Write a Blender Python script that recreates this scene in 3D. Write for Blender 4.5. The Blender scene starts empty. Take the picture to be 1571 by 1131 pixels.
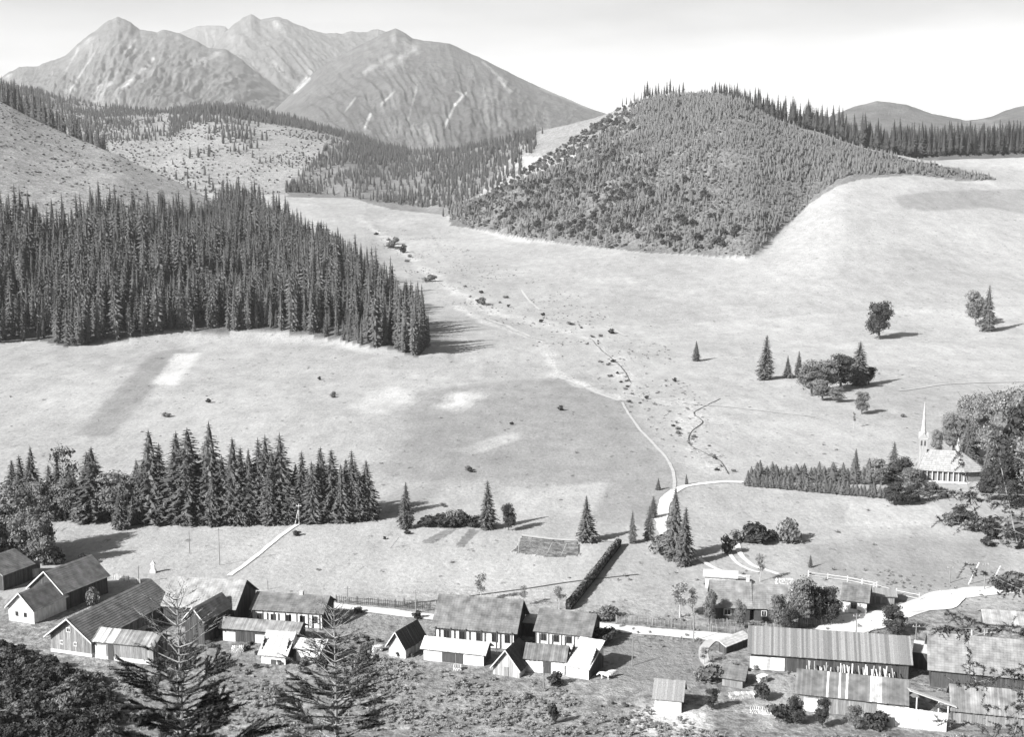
import bpy, bmesh, math, random
import numpy as np
from mathutils import Vector, Matrix

rnd = random.Random(7)
rng = np.random.default_rng(11)
SC = bpy.context.scene
COL = SC.collection
R = math.radians

# ------------------------------------------------------------------ camera
F, PW, PH, HOR = 1896.0, 1571.0, 1131.0, 300.0
CZ = 60.0
PITCH = math.atan((PH / 2 - HOR) / F)
cam = bpy.data.objects.new('camera', bpy.data.cameras.new('camera'))
COL.objects.link(cam)
cam.location = (0, 0, CZ)
cam.rotation_euler = (R(90) - PITCH, 0, 0)
cam.data.sensor_width = 36.0
cam.data.lens = 36.0 * F / PW
cam.data.clip_start = 0.5
cam.data.clip_end = 60000.0
SC.camera = cam

# ------------------------------------------------------------------ sky, sun, exposure
SUN_EL, SUN_HEAD = 32.0, 38.0        # light travels towards +X turned SUN_HEAD degrees to +Y
world = bpy.data.worlds.new("World")
SC.world = world
world.use_nodes = True
nt = world.node_tree
for n in list(nt.nodes):
    nt.nodes.remove(n)
N, L = nt.nodes.new, nt.links.new
wo = N('ShaderNodeOutputWorld')
bg = N('ShaderNodeBackground'); bg.inputs[1].default_value = 0.068
sky = N('ShaderNodeTexSky'); sky.sky_type = 'NISHITA'; sky.sun_disc = False
sky.sun_elevation = R(SUN_EL)
lx, ly = math.cos(R(SUN_HEAD)), math.sin(R(SUN_HEAD))
sky.sun_rotation = math.atan2(-lx, -ly)
sky.air_density = 1.3; sky.dust_density = 2.6; sky.altitude = 900
sep = N('ShaderNodeSeparateColor')
L(sky.outputs[0], sep.inputs[0])
# black and white film behind an orange filter: the sky is read through its red, blue held back
mr = N('ShaderNodeMath'); mr.operation = 'MULTIPLY'; mr.inputs[1].default_value = 1.6
mg = N('ShaderNodeMath'); mg.operation = 'MULTIPLY_ADD'; mg.inputs[1].default_value = -0.50; 
L(sep.outputs[0], mr.inputs[0]); L(sep.outputs[2], mg.inputs[0]); L(mr.outputs[0], mg.inputs[2])
# thin cloud veils over the whole dome
tc = N('ShaderNodeTexCoord')
mp = N('ShaderNodeMapping'); mp.inputs['Scale'].default_value = (1.6, 1.6, 9.0)
ns = N('ShaderNodeTexNoise'); ns.inputs['Scale'].default_value = 2.1; ns.inputs['Detail'].default_value = 7; ns.inputs['Roughness'].default_value = 0.55
L(tc.outputs['Generated'], mp.inputs[0]); L(mp.outputs[0], ns.inputs['Vector'])
cr = N('ShaderNodeMapRange'); cr.inputs['From Min'].default_value = 0.36; cr.inputs['From Max'].default_value = 0.66
cr.inputs['To Min'].default_value = 1.05; cr.inputs['To Max'].default_value = 1.55
L(ns.outputs['Fac'], cr.inputs['Value'])
mc = N('ShaderNodeMath'); mc.operation = 'MULTIPLY'
L(mg.outputs[0], mc.inputs[0]); L(cr.outputs[0], mc.inputs[1])
L(mc.outputs[0], bg.inputs[0]); L(bg.outputs[0], wo.inputs[0])

sun = bpy.data.objects.new('sun', bpy.data.lights.new('sun', 'SUN'))
COL.objects.link(sun)
sun.data.energy = 5.0
sun.data.angle = R(0.5)
sun.data.color = (1.0, 0.995, 0.985)
sdir = Vector((lx * math.cos(R(SUN_EL)), ly * math.cos(R(SUN_EL)), -math.sin(R(SUN_EL))))
sun.rotation_euler = sdir.to_track_quat('-Z', 'Y').to_euler()

SC.view_settings.view_transform = 'Standard'
SC.view_settings.look = 'None'
SC.view_settings.gamma = 1.0
SC.view_settings.use_curve_mapping = False
SC.view_settings.exposure = 1.28
SC.cycles.max_bounces = 4
SC.cycles.diffuse_bounces = 1
SC.cycles.volume_bounces = 0
SC.cycles.transparent_max_bounces = 6

# ------------------------------------------------------------------ helpers: projection, interpolation, noise
cT, sT = math.cos(PITCH), math.sin(PITCH)
def us(px, py):
    """pixel of the photograph -> (u = X/Y, s = dz/dY) of its ray"""
    v = (py - PH / 2) / F
    d = cT - v * sT
    return (px - PW / 2) / F / d, (-sT - v * cT) / d
def proj(x, y, z):
    zz = z - CZ
    f = y * cT - zz * sT
    upc = y * sT + zz * cT
    return PW / 2 + F * x / f, PH / 2 - F * upc / f
def atY(px, py, Y):
    u, s = us(px, py)
    return np.array((u * Y, Y, CZ + s * Y))

def pchip(x, y, xi):
    x = np.asarray(x, float); y = np.asarray(y, float); xi = np.asarray(xi, float)
    h = np.diff(x); d = np.diff(y) / h
    m = np.zeros_like(y)
    for i in range(1, len(x) - 1):
        if d[i - 1] * d[i] > 0:
            w1, w2 = 2 * h[i] + h[i - 1], h[i] + 2 * h[i - 1]
            m[i] = (w1 + w2) / (w1 / d[i - 1] + w2 / d[i])
    m[0], m[-1] = d[0], d[-1]
    xc = np.clip(xi, x[0], x[-1])
    k = np.clip(np.searchsorted(x, xc, side='right') - 1, 0, len(x) - 2)
    t = (xc - x[k]) / h[k]
    t2, t3 = t * t, t * t * t
    return (2*t3-3*t2+1)*y[k] + (t3-2*t2+t)*h[k]*m[k] + (-2*t3+3*t2)*y[k+1] + (t3-t2)*h[k]*m[k+1]

_NT = np.random.default_rng(5).random((256, 256))
def vnoise(x, y):
    xi, yi = np.floor(x).astype(int), np.floor(y).astype(int)
    fx, fy = x - xi, y - yi
    fx = fx * fx * (3 - 2 * fx); fy = fy * fy * (3 - 2 * fy)
    a = _NT[xi & 255, yi & 255]; b = _NT[(xi + 1) & 255, yi & 255]
    c = _NT[xi & 255, (yi + 1) & 255]; d = _NT[(xi + 1) & 255, (yi + 1) & 255]
    return (a + (b - a) * fx) * (1 - fy) + (c + (d - c) * fx) * fy - 0.5
def fbm(x, y, o=4, ridged=False):
    s, a, t = 0, 1.0, 0
    for k in range(o):
        n = vnoise(x * 2 ** k + 17.3 * k, y * 2 ** k + 9.1 * k)
        s = s + a * ((0.5 - 2 * np.abs(n)) if ridged else n); t += a; a *= 0.5
    return s / t

# ------------------------------------------------------------------ terrain: one height function of the place
UF = np.arange(-1.0, 1.0001, 0.0025)
YF = np.arange(0, 3200.1, 4.0)
def u_of(px): return (px - PW / 2) / F
Yn = [0, 60, 110, 140, 200, 300, 400, 500, 600, 700, 800, 900, 1000, 1200, 1400, 1800, 2600, 3300]
TAB = {
 -700: [54, 27, 5.5, 1, 0, 1, 4, 9, 16, 24, 30, 36, 42, 55, 70, 100, 160, 200],
 0:    [54, 27, 5.0, 0.5, 0, 0, 2, 5, 8, 12, 18, 24, 30, 42, 58, 90, 150, 190],
 300:  [54, 26, 4.0, 0, 0, 0, 0.5, 2, 5, 9, 14, 20, 28, 44, 62, 90, 150, 180],
 480:  [54, 26, 4.0, 0, 0, 0, 0, 1.5, 4, 8, 14, 20, 28, 46, 63, 80, 120, 140],
 600:  [54, 26, 4.0, 0, 0, 0, 0, 1, 3, 6, 9, 13, 22, 43, 62, 80, 110, 120],
 785:  [54, 26, 4.0, 0, 0, 0, 0, 0, 2, 6.5, 12.5, 19, 27, 45, 62, 75, 100, 110],
 1000: [54, 26, 4.0, 0, 0, 0, -0.5, 0, 3, 12, 23, 35, 46, 62, 70, 80, 90, 90],
 1180: [54, 26, 4.0, 0, 0, 0, 0, 1, 8, 19, 32, 48, 62, 72, 76, 80, 80, 80],
 1300: [54, 26, 4.0, 0, 0, 0, 0, 2, 12, 30, 52, 74, 84, 84, 70, 60, 60, 60],
 1571: [54, 27, 4.5, 0, 0, 0.5, 1, 3.5, 14, 28, 50, 74, 92, 78, 50, 40, 40, 40],
 2200: [54, 27, 5.0, 0, 0, 1, 3, 8, 20, 36, 60, 84, 98, 80, 50, 40, 40, 40]}
cols = sorted(TAB)
_tmp = np.array([pchip(Yn, TAB[c], YF) for c in cols])
Z0 = np.array([pchip([u_of(c) for c in cols], _tmp[:, j], UF) for j in range(len(YF))]).T   # [u, Y]

def add_hill(Z, base, ridge, back=0.35, g=0.25, front=0.6):
    """raise the land by a hill whose foot and crest run through the given (pixel x, pixel y, distance) points"""
    def line(pts):
        a = sorted((us(p[0], p[1])[0], p[2], CZ + us(p[0], p[1])[1] * p[2]) for p in pts)
        U = [q[0] for q in a]
        return pchip(U, [q[1] for q in a], UF), pchip(U, [q[2] for q in a], UF), U[0], U[-1]
    Yb, zb, a0, a1 = line(base); Yr, zr, b0, b1 = line(ridge)
    lo, hi = max(a0, b0), min(a1, b1)
    YY = YF[None, :]
    Yb, zb, Yr, zr = Yb[:, None], zb[:, None], Yr[:, None], zr[:, None]
    t = (YY - Yb) / (Yr - Yb)
    tc_ = np.clip(t, 0, 1)
    z = zb + (zr - zb) * (tc_ * (1 + g) - g * tc_ ** 2)
    z = np.where(t < 0, zb + (YY - Yb) * front, z)
    z = np.where(t > 1, zr - (YY - Yr) * back - 0.0 * YY, z)
    ok = (UF >= lo - 1e-6) & (UF <= hi + 1e-6)
    z[~ok] = -1e3
    return np.maximum(Z, z)

HILL_FAR_BASE = [(-900, 300, 1450), (0, 296, 1450), (300, 300, 1420), (480, 301, 1400), (540, 306, 1340), (600, 316, 1290), (660, 321, 1240), (700, 328, 1190), (780, 300, 1180)]
HILL_FAR_RIDGE = [(-900, 90, 2400), (-200, 110, 2350), (0, 128, 2300), (60, 140, 2280), (120, 155, 2250), (180, 163, 2200), (260, 170, 2150), (340, 168, 2100), (400, 176, 2080),
                  (450, 184, 2040), (500, 196, 2000), (550, 211, 1950), (600, 226, 1880), (640, 231, 1800), (700, 228, 1720), (740, 222, 1650), (780, 220, 1600)]
HILL_LEFT_BASE = [(-900, 520, 470), (0, 527, 472), (100, 532, 472), (200, 520, 480), (300, 510, 495), (400, 508, 500), (500, 518, 490), (560, 532, 470), (640, 548, 452), (690, 548, 452)]
HILL_LEFT_RIDGE = [(-900, -60, 1150), (-200, 75, 1130), (0, 154, 1100), (60, 183, 1080), (120, 210, 1050), (180, 237, 1000), (240, 264, 980), (290, 287, 950), (340, 312, 900), (400, 338, 850),
                   (460, 376, 760), (520, 418, 660), (580, 465, 570), (640, 520, 495), (690, 545, 460)]
HILL_RIGHT_BASE = [(660, 332, 1190), (725, 348, 1080), (800, 362, 980), (900, 374, 880), (1000, 384, 815), (1100, 390, 765), (1150, 390, 745), (1180, 368, 785), (1200, 348, 815), (1240, 312, 870),
                   (1280, 284, 895), (1320, 272, 900), (1400, 266, 905), (1500, 276, 880), (1571, 290, 860)]
HILL_RIGHT_RIDGE = [(660, 300, 1300), (700, 262, 1450), (770, 219, 1500), (830, 200, 1480), (900, 184, 1450), (960, 164, 1400), (1000, 150, 1350), (1050, 145, 1300), (1095, 139, 1260), (1130, 147, 1220), (1150, 158, 1200),
                    (1200, 179, 1150), (1260, 200, 1100), (1320, 223, 1050), (1380, 236, 1000), (1440, 243, 985), (1500, 243, 985), (1571, 249, 985)]
Z0 = add_hill(Z0, HILL_FAR_BASE, HILL_FAR_RIDGE, back=0.5, g=0.3)
Z0 = add_hill(Z0, HILL_RIGHT_BASE, HILL_RIGHT_RIDGE, back=0.30, g=0.2)
Z0 = add_hill(Z0, HILL_LEFT_BASE, HILL_LEFT_RIDGE, back=0.30, g=0.15)
for _ in range(3):
    P_ = np.pad(Z0, 1, mode='edge')
    Z0 = (P_[:-2, 1:-1] + P_[2:, 1:-1] + P_[1:-1, :-2] + P_[1:-1, 2:] + 4 * P_[1:-1, 1:-1]) / 8

def height(X, Y):
    X = np.asarray(X, float); Y = np.asarray(Y, float)
    u = X / np.maximum(Y, 1.0)
    a = np.clip((u - UF[0]) / 0.0025, 0, len(UF) - 1.001); b = np.clip(Y / 4.0, 0, len(YF) - 1.001)
    i, j = a.astype(int), b.astype(int); fa, fb = a - i, b - j
    z = (Z0[i, j] * (1 - fa) + Z0[i + 1, j] * fa) * (1 - fb) + (Z0[i, j + 1] * (1 - fa) + Z0[i + 1, j + 1] * fa) * fb
    w = np.clip((Y - 210) / 200, 0, 1)
    w2 = np.clip((Y - 700) / 500, 0, 1)
    z = z + w * (2.6 * fbm(X / 55, Y / 55, 3) + 0.5 * fbm(X / 9 + 3, Y / 9, 2)) + w2 * (9.0 * fbm(X / 130 + 7, Y / 130, 4))
    z = z + 0.35 * fbm(X / 7 + 31, Y / 7, 2) * np.clip((260 - Y) / 60, 0, 1) * np.clip((170 - Y) / 30, 0.12, 1) 
    return z
def hz(x, y): return float(height(x, y))

_TS = np.concatenate([np.arange(60, 700, 1.0), np.arange(700, 3100, 3.0)])
def G(px, py):
    """the place on the ground that a pixel of the photograph shows"""
    u, s = us(px, py)
    zt = CZ + s * _TS; h = height(u * _TS, _TS)
    k = np.nonzero(zt < h)[0]
    if len(k) == 0: 
        Y = 2900.0
    elif k[0] == 0:
        Y = _TS[0]
    else:
        k = k[0]; d0, d1 = zt[k-1] - h[k-1], zt[k] - h[k]
        Y = _TS[k-1] + (_TS[k] - _TS[k-1]) * d0 / (d0 - d1)
    return Vector((u * Y, Y, hz(u * Y, Y)))

def inpoly(px, py, poly):
    px = np.asarray(px, float); py = np.asarray(py, float)
    r = np.zeros(px.shape, bool)
    n = len(poly)
    for i in range(n):
        x0, y0 = poly[i]; x1, y1 = poly[(i + 1) % n]
        if y0 == y1: continue
        c = ((y0 > py) != (y1 > py)) & (px < (x1 - x0) * (py - y0) / (y1 - y0) + x0)
        r ^= c
    return r
def gpoly(pts):
    """a closed outline given in photo pixels, laid on the ground as world x, y"""
    out = []
    n = len(pts)
    for i in range(n):
        (x0, y0), (x1, y1) = pts[i], pts[(i + 1) % n]
        k = max(1, int(math.hypot(x1 - x0, y1 - y0) / 40))
        for q in range(k):
            p = G(x0 + (x1 - x0) * q / k, y0 + (y1 - y0) * q / k); out.append((p.x, p.y))
    return out

# ------------------------------------------------------------------ materials (all grey: the photograph is black and white)
MATS = {}
def mat(name, v, rough=0.85, noise=0.25, nscale=3.0, spec=0.2, trans=0.0, metal=0.0, bump=0.0, stretch=(1, 1, 1)):
    """procedural material: grey v, varied by the per-face attribute 'tone' and by noise"""
    if name in MATS: return MATS[name]
    m = bpy.data.materials.new(name); m.use_nodes = True
    t = m.node_tree; b = t.nodes['Principled BSDF']
    b.inputs['Roughness'].default_value = rough
    b.inputs['Specular IOR Level'].default_value = spec
    b.inputs['Metallic'].default_value = metal
    at = t.nodes.new('ShaderNodeAttribute'); at.attribute_name = 'tone'
    tcn = t.nodes.new('ShaderNodeTexCoord'); mpn = t.nodes.new('ShaderNodeMapping'); mpn.inputs['Scale'].default_value = stretch
    no = t.nodes.new('ShaderNodeTexNoise'); no.inputs['Scale'].default_value = nscale; no.inputs['Detail'].default_value = 5
    t.links.new(tcn.outputs['Object'], mpn.inputs[0]); t.links.new(mpn.outputs[0], no.inputs['Vector'])
    mr_ = t.nodes.new('ShaderNodeMapRange'); mr_.inputs['From Min'].default_value = 0.25; mr_.inputs['From Max'].default_value = 0.75
    mr_.inputs['To Min'].default_value = v * (1 - noise); mr_.inputs['To Max'].default_value = v * (1 + noise)
    t.links.new(no.outputs['Fac'], mr_.inputs['Value'])
    mu = t.nodes.new('ShaderNodeMath'); mu.operation = 'MULTIPLY'; mu.use_clamp = True
    t.links.new(at.outputs['Fac'], mu.inputs[0]); t.links.new(mr_.outputs[0], mu.inputs[1])
    t.links.new(mu.outputs[0], b.inputs['Base Color'])
    if bump:
        bu = t.nodes.new('ShaderNodeBump'); bu.inputs['Strength'].default_value = bump; bu.inputs['Distance'].default_value = 0.05
        t.links.new(no.outputs['Fac'], bu.inputs['Height']); t.links.new(bu.outputs[0], b.inputs['Normal'])
    if trans:
        tr = t.nodes.new('ShaderNodeBsdfTranslucent'); mx = t.nodes.new('ShaderNodeMixShader'); mx.inputs[0].default_value = trans
        t.links.new(mu.outputs[0], tr.inputs[0]); t.links.new(b.outputs[0], mx.inputs[1]); t.links.new(tr.outputs[0], mx.inputs[2])
        t.links.new(mx.outputs[0], t.nodes['Material Output'].inputs[0])
    MATS[name] = m
    return m

def set_tone(me, tones=None):
    a = me.attributes.new('tone', 'FLOAT', 'FACE')
    a.data.foreach_set('value', np.asarray(tones if tones is not None else np.ones(len(me.polygons)), dtype=np.float32))
# ------------------------------------------------------------------ ground
def ground_material():
    m = bpy.data.materials.new('meadow_ground'); m.use_nodes = True
    t = m.node_tree; b = t.nodes['Principled BSDF']; b.inputs['Roughness'].default_value = 1.0; b.inputs['Specular IOR Level'].default_value = 0.05
    n, l = t.nodes.new, t.links.new
    at = n('ShaderNodeAttribute'); at.attribute_name = 'land'
    se = n('ShaderNodeSeparateColor'); l(at.outputs['Color'], se.inputs[0])
    geo = n('ShaderNodeTexCoord')
    def noise(scale, detail, st=(1, 1, 1), rough=0.6):
        mp_ = n('ShaderNodeMapping'); mp_.inputs['Scale'].default_value = st
        q = n('ShaderNodeTexNoise'); q.inputs['Scale'].default_value = scale; q.inputs['Detail'].default_value = detail; q.inputs['Roughness'].default_value = rough
        l(geo.outputs['Object'], mp_.inputs[0]); l(mp_.outputs[0], q.inputs['Vector']); return q.outputs['Fac']
    def mapr(x, a, c, lo, hi):
        q = n('ShaderNodeMapRange'); q.inputs['From Min'].default_value = a; q.inputs['From Max'].default_value = c
        q.inputs['To Min'].default_value = lo; q.inputs['To Max'].default_value = hi; l(x, q.inputs['Value']); return q.outputs[0]
    def mul(x, y, op='MULTIPLY'):
        q = n('ShaderNodeMath'); q.operation = op
        for i_, v_ in enumerate((x, y)):
            if isinstance(v_, float): q.inputs[i_].default_value = v_
            else: l(v_, q.inputs[i_])
        return q.outputs[0]
    broad = mapr(noise(0.02, 6, (1, .5, 1)), 0.3, 0.7, 0.86, 1.14)
    mid = mapr(noise(0.2, 6, (1, 0.35, 1), .7), 0.3, 0.7, 0.84, 1.16)
    fine = mapr(noise(1.5, 6, (1, .4, 1), rough=0.75), 0.3, 0.7, 0.80, 1.20)
    streak = mapr(noise(0.1, 4, (0.4, 2.0, 1)), 0.35, 0.65, 0.975, 1.025)
    specks = mapr(noise(0.5, 4, (1, .5, 1)), 0.62, 0.72, 1.0, 0.5)
    v = mul(mul(mul(mul(mul(se.outputs[0], broad), mid), fine), streak), specks)
    # rough pasture and brush: strong mottling, G says how much
    mot = mapr(noise(0.75, 8, rough=0.75), 0.36, 0.64, 0.35, 1.45)
    mot2 = mapr(noise(0.16, 6, rough=0.7), 0.35, 0.65, 0.75, 1.25)
    mm = mul(mul(mot, mot2), -1.0, 'ADD')
    mm = mul(mul(mm, se.outputs[1]), 1.0, 'ADD')
    v = mul(v, mm)
    l(v, b.inputs['Base Color'])
    bu = n('ShaderNodeBump'); bu.inputs['Strength'].default_value = 0.9; bu.inputs['Distance'].default_value = 0.35
    h = mul(noise(0.9, 8, rough=0.65), mul(se.outputs[2], 1.0))
    l(h, bu.inputs['Height']); l(bu.outputs[0], b.inputs['Normal'])
    return m
M_GROUND = ground_material()

def grid_mesh(name, U, Yv, zfun, keep=None):
    UU, YY = np.meshgrid(U, Yv, indexing='ij')
    X = UU * YY
    Z = zfun(X, YY)
    nu, ny = len(U), len(Yv)
    co = np.stack([X, YY, Z], -1).reshape(-1, 3)
    idx = np.arange(nu * ny).reshape(nu, ny)
    q = np.stack([idx[:-1, :-1], idx[1:, :-1], idx[1:, 1:], idx[:-1, 1:]], -1).reshape(-1, 4)
    me = bpy.data.meshes.new(name)
    me.vertices.add(len(co)); me.vertices.foreach_set('co', co.astype(np.float32).ravel())
    me.loops.add(q.size); me.loops.foreach_set('vertex_index', q.astype(np.int32).ravel())
    me.polygons.add(len(q)); me.polygons.foreach_set('loop_start', np.arange(0, q.size, 4, dtype=np.int32))
    me.polygons.foreach_set('loop_total', np.full(len(q), 4, np.int32))
    me.polygons.foreach_set('use_smooth', np.ones(len(q), bool))
    me.update(calc_edges=True)
    return me, co

rows = list(np.arange(4, 100, 4.0)) + list(np.arange(100, 126, 1.5))
y_ = 127.0
while y_ < 2750:
    rows.append(y_)
    y_ += min(max(y_ * y_ / 113760 * 2.1, 0.4), 4.4 + (y_ - 800) * 0.003 if y_ > 800 else 4.4)
U_all = np.concatenate([np.arange(-0.98, -0.5, 0.012), np.arange(-0.5, 0.5, 0.00142), np.arange(0.5, 0.981, 0.012)])
me, co = grid_mesh('ground', U_all, np.array(rows), height)
X, Y, Zg = co[:, 0], co[:, 1], co[:, 2]
PX, PY = proj(X, Y, Zg)

land = np.zeros((len(co), 3), np.float32)
base = np.full(len(co), 0.315)
brush = np.full(len(co), 0.10)
relief = np.full(len(co), 0.65)
def soft(mask, w, vals, arr):
    arr[mask] = arr[mask] * (1 - w) + vals * w
def patch(poly, alb=None, br=None, rel=None, w=1.0, jit=1.5):
    g = gpoly(poly)
    jx = fbm(X / 9, Y / 9, 3) * jit * 2; jy = fbm(X / 9 + 40, Y / 9, 3) * jit * 2
    k = np.zeros(len(X)); n_ = 7 if jit >= 1 else 1
    for i_ in range(n_): k += inpoly(X + jx + (i_ - n_ // 2) * .35 * jit, Y + jy + ((i_ * 3) % 7 - 3) * .5 * jit * (n_ > 1), g)
    k = k / n_ * w; m = k > .5
    if alb is not None: base[:] = base * (1 - k) + alb * k
    if br is not None: brush[m] = br
    if rel is not None: relief[m] = rel
# left hill: grazed, stony slope above the forest; clear-felled hill behind it; the young-forest hill; the near bank
hl = (PX < 700) & (Y > 470)
m = hl & (Y < 1160) & (PY < 345 + 0.0 * PX) & (PX < 420); base[m] = 0.30; brush[m] = 0.9; relief[m] = 2.2
m = (Y > 1380) & (PX < 780); base[m] = 0.26; brush[m] = 0.9; relief[m] = 3.0
rl = pchip([660, 725, 800, 900, 1000, 1100, 1150, 1180, 1200, 1240, 1280, 1320, 1400, 1500, 1571, 2400], [1190, 1080, 980, 880, 815, 765, 745, 785, 815, 870, 895, 900, 905, 900, 960, 1100], PX)
HR_OUT = [(690, 345), (725, 351), (800, 365), (900, 378), (1000, 388), (1100, 394), (1150, 394), (1183, 369), (1203, 348), (1240, 314), (1280, 287), (1320, 274), (1400, 269), (1500, 278), (1530, 275), (1480, 262), (1400, 247), (1320, 226), (1260, 206), (1200, 180),
          (1150, 150), (1100, 130), (1050, 120), (1000, 120), (955, 150), (930, 205), (880, 245), (800, 275), (740, 300), (690, 320)]
m = inpoly(PX + 6 * fbm(X / 15, Y / 15, 3), PY + 4 * fbm(X / 15 + 9, Y / 15, 3), HR_OUT) & (Y > 700); base[m] = 0.17; brush[m] = 0.7; relief[m] = 2.0
m = (PX > 740) & (PX < 985) & (Y > 1200) & (PY < 240 + (PX - 800) * 0.0) & (PY < 300 - (PX - 720) * 0.42); base[m] = 0.22; brush[m] = 0.8
t_ = np.clip((186 + 14 * fbm(X / 14, Y / 14, 4) - Y) / 22, 0, 1); t_ = t_ * t_ * (3 - 2 * t_)
brush[:] = brush * (1 - t_) + 0.85 * t_; base[:] = base * (1 - t_) + 0.24 * t_; relief[:] = relief * (1 - t_) + 1.6 * t_
m = (Y > 560) & (PX > 560) & (PY > 255); base[m] *= 0.91
m = inpoly(PX + 8 * fbm(X / 20, Y / 20, 3), PY, [(440, 302), (455, 272), (480, 250), (500, 228), (545, 220), (600, 218), (800, 200), (790, 235), (735, 300), (705, 332), (600, 321), (540, 304)]) & (Y > 1150); base[m] = 0.17; brush[m] = .6
# forest floor
FOREST_L = [(-700, 527), (0, 527), (60, 522), (100, 532), (150, 527), (200, 520), (260, 507), (340, 510), (400, 507), (470, 512), (520, 522), (560, 532), (600, 535), (640, 548), (662, 530),
            (640, 505), (590, 462), (540, 420), (500, 392), (455, 362), (430, 350), (380, 327), (345, 322), (300, 345), (200, 348), (120, 360), (60, 362), (0, 345), (-300, 300), (-700, 260)]
gF = gpoly(FOREST_L)
m = inpoly(X, Y, gF); base[m] = 0.12; brush[m] = 0.5
# fields
patch([(115, 668), (235, 540), (288, 534), (172, 672)], 0.23, jit=1.0)
patch([(232, 590), (268, 543), (308, 541), (272, 592)], 0.44, 0.05, jit=1)
patch([(48, 622), (100, 575), (190, 560), (140, 632)], 0.35, jit=1)
patch([(640, 600), (730, 590), (905, 575), (955, 622), (1000, 680), (1030, 722), (1028, 800), (905, 800), (925, 750), (760, 735), (640, 745), (580, 720), (620, 660)], 0.235, jit=3)
patch([(905, 800), (925, 752), (1030, 740), (1020, 805)], 0.255, jit=0.5)
patch([(700, 690), (790, 662), (796, 676), (720, 698)], 0.33, jit=1)
patch([(790, 755), (925, 738), (908, 792), (770, 790)], 0.345, jit=1)
patch([(605, 750), (690, 735), (650, 790), (580, 790)], 0.26, jit=1)
patch([(540, 622), (600, 590), (640, 612), (585, 640)], 0.42, 0.15, jit=2.5)
patch([(672, 625), (705, 600), (735, 606), (705, 632)], 0.44, 0.1, jit=2.5)
patch([(1370, 302), (1430, 293), (1571, 290), (1700, 290), (1700, 335), (1571, 330), (1520, 318), (1420, 324), (1385, 318)], 0.215, jit=1.5)
patch([(1290, 805), (1308, 770), (1440, 775), (1450, 800), (1385, 810)], 0.355, jit=0.6)
patch([(1230, 838), (1400, 822), (1540, 835), (1560, 905), (1400, 905), (1250, 880)], 0.26, jit=1.2)
patch([(1125, 755), (1300, 760), (1290, 812), (1210, 830), (1130, 800)], 0.30, jit=1)
patch([(380, 800), (600, 802), (860, 835), (940, 835), (870, 930), (700, 925), (500, 900), (340, 880)], 0.345, jit=2)
patch([(960, 900), (1090, 885), (1085, 950), (960, 950)], 0.315, 0.3, jit=2)
patch([(930, 985), (1090, 985), (1075, 1050), (1010, 1075), (925, 1045)], 0.21, 0.12, jit=1.5)
patch([(520, 945), (660, 955), (650, 985), (530, 975)], 0.23, 0.2, jit=1)
patch([(965, 1095), (1000, 1080), (1090, 1090), (1080, 1125), (975, 1130)], 0.58, 0.25, jit=1.5)
patch([(1160, 1060), (1215, 1030), (1220, 1100), (1170, 1125)], 0.33, 0.2, jit=1)
patch([(645, 832), (690, 810), (705, 812), (665, 834)], 0.21, .4, jit=.4)
patch([(700, 838), (722, 812), (738, 815), (712, 840)], 0.20, .4, jit=.4)
patch([(783, 848), (800, 823), (885, 832), (890, 852), (850, 856)], 0.20, .9, 2.0, jit=.8)
# valley bottom: stony stream belt, worn ground
for pts, w, a in (([(560, 340), (620, 385), (690, 440), (760, 480), (830, 495), (910, 520), (950, 560), (985, 610), (1060, 622), (1065, 690), (1110, 722)], 7, 0.40),
                  ([(700, 470), (760, 500), (830, 522), (860, 575), (955, 612)], 4, 0.42)):
    W = [G(*p) for p in pts]
    d = np.full(len(co), 1e9)
    for p, q in zip(W[:-1], W[1:]):
        ax, ay, bx, by = p.x, p.y, q.x, q.y
        t_ = np.clip(((X - ax) * (bx - ax) + (Y - ay) * (by - ay)) / ((bx - ax) ** 2 + (by - ay) ** 2), 0, 1)
        d = np.minimum(d, np.hypot(X - ax - t_ * (bx - ax), Y - ay - t_ * (by - ay)))
    d = d + fbm(X / 12, Y / 12, 3) * w * 1.6
    k = np.clip(1 - d / w, 0, 1); base[:] = base * (1 - k) + a * k; brush[:] = np.maximum(brush, k * 0.55); relief[:] = np.maximum(relief, k * 1.5)
land[:, 0] = base; land[:, 1] = brush; land[:, 2] = relief
ca = me.attributes.new('land', 'FLOAT_VECTOR', 'POINT')
ca.data.foreach_set('vector', land.ravel())
me.materials.append(M_GROUND)
ground = bpy.data.objects.new('ground', me); COL.objects.link(ground)
ground['kind'] = 'structure'; ground['label'] = 'mown meadows, fields and brushy hillsides of the valley'

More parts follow.
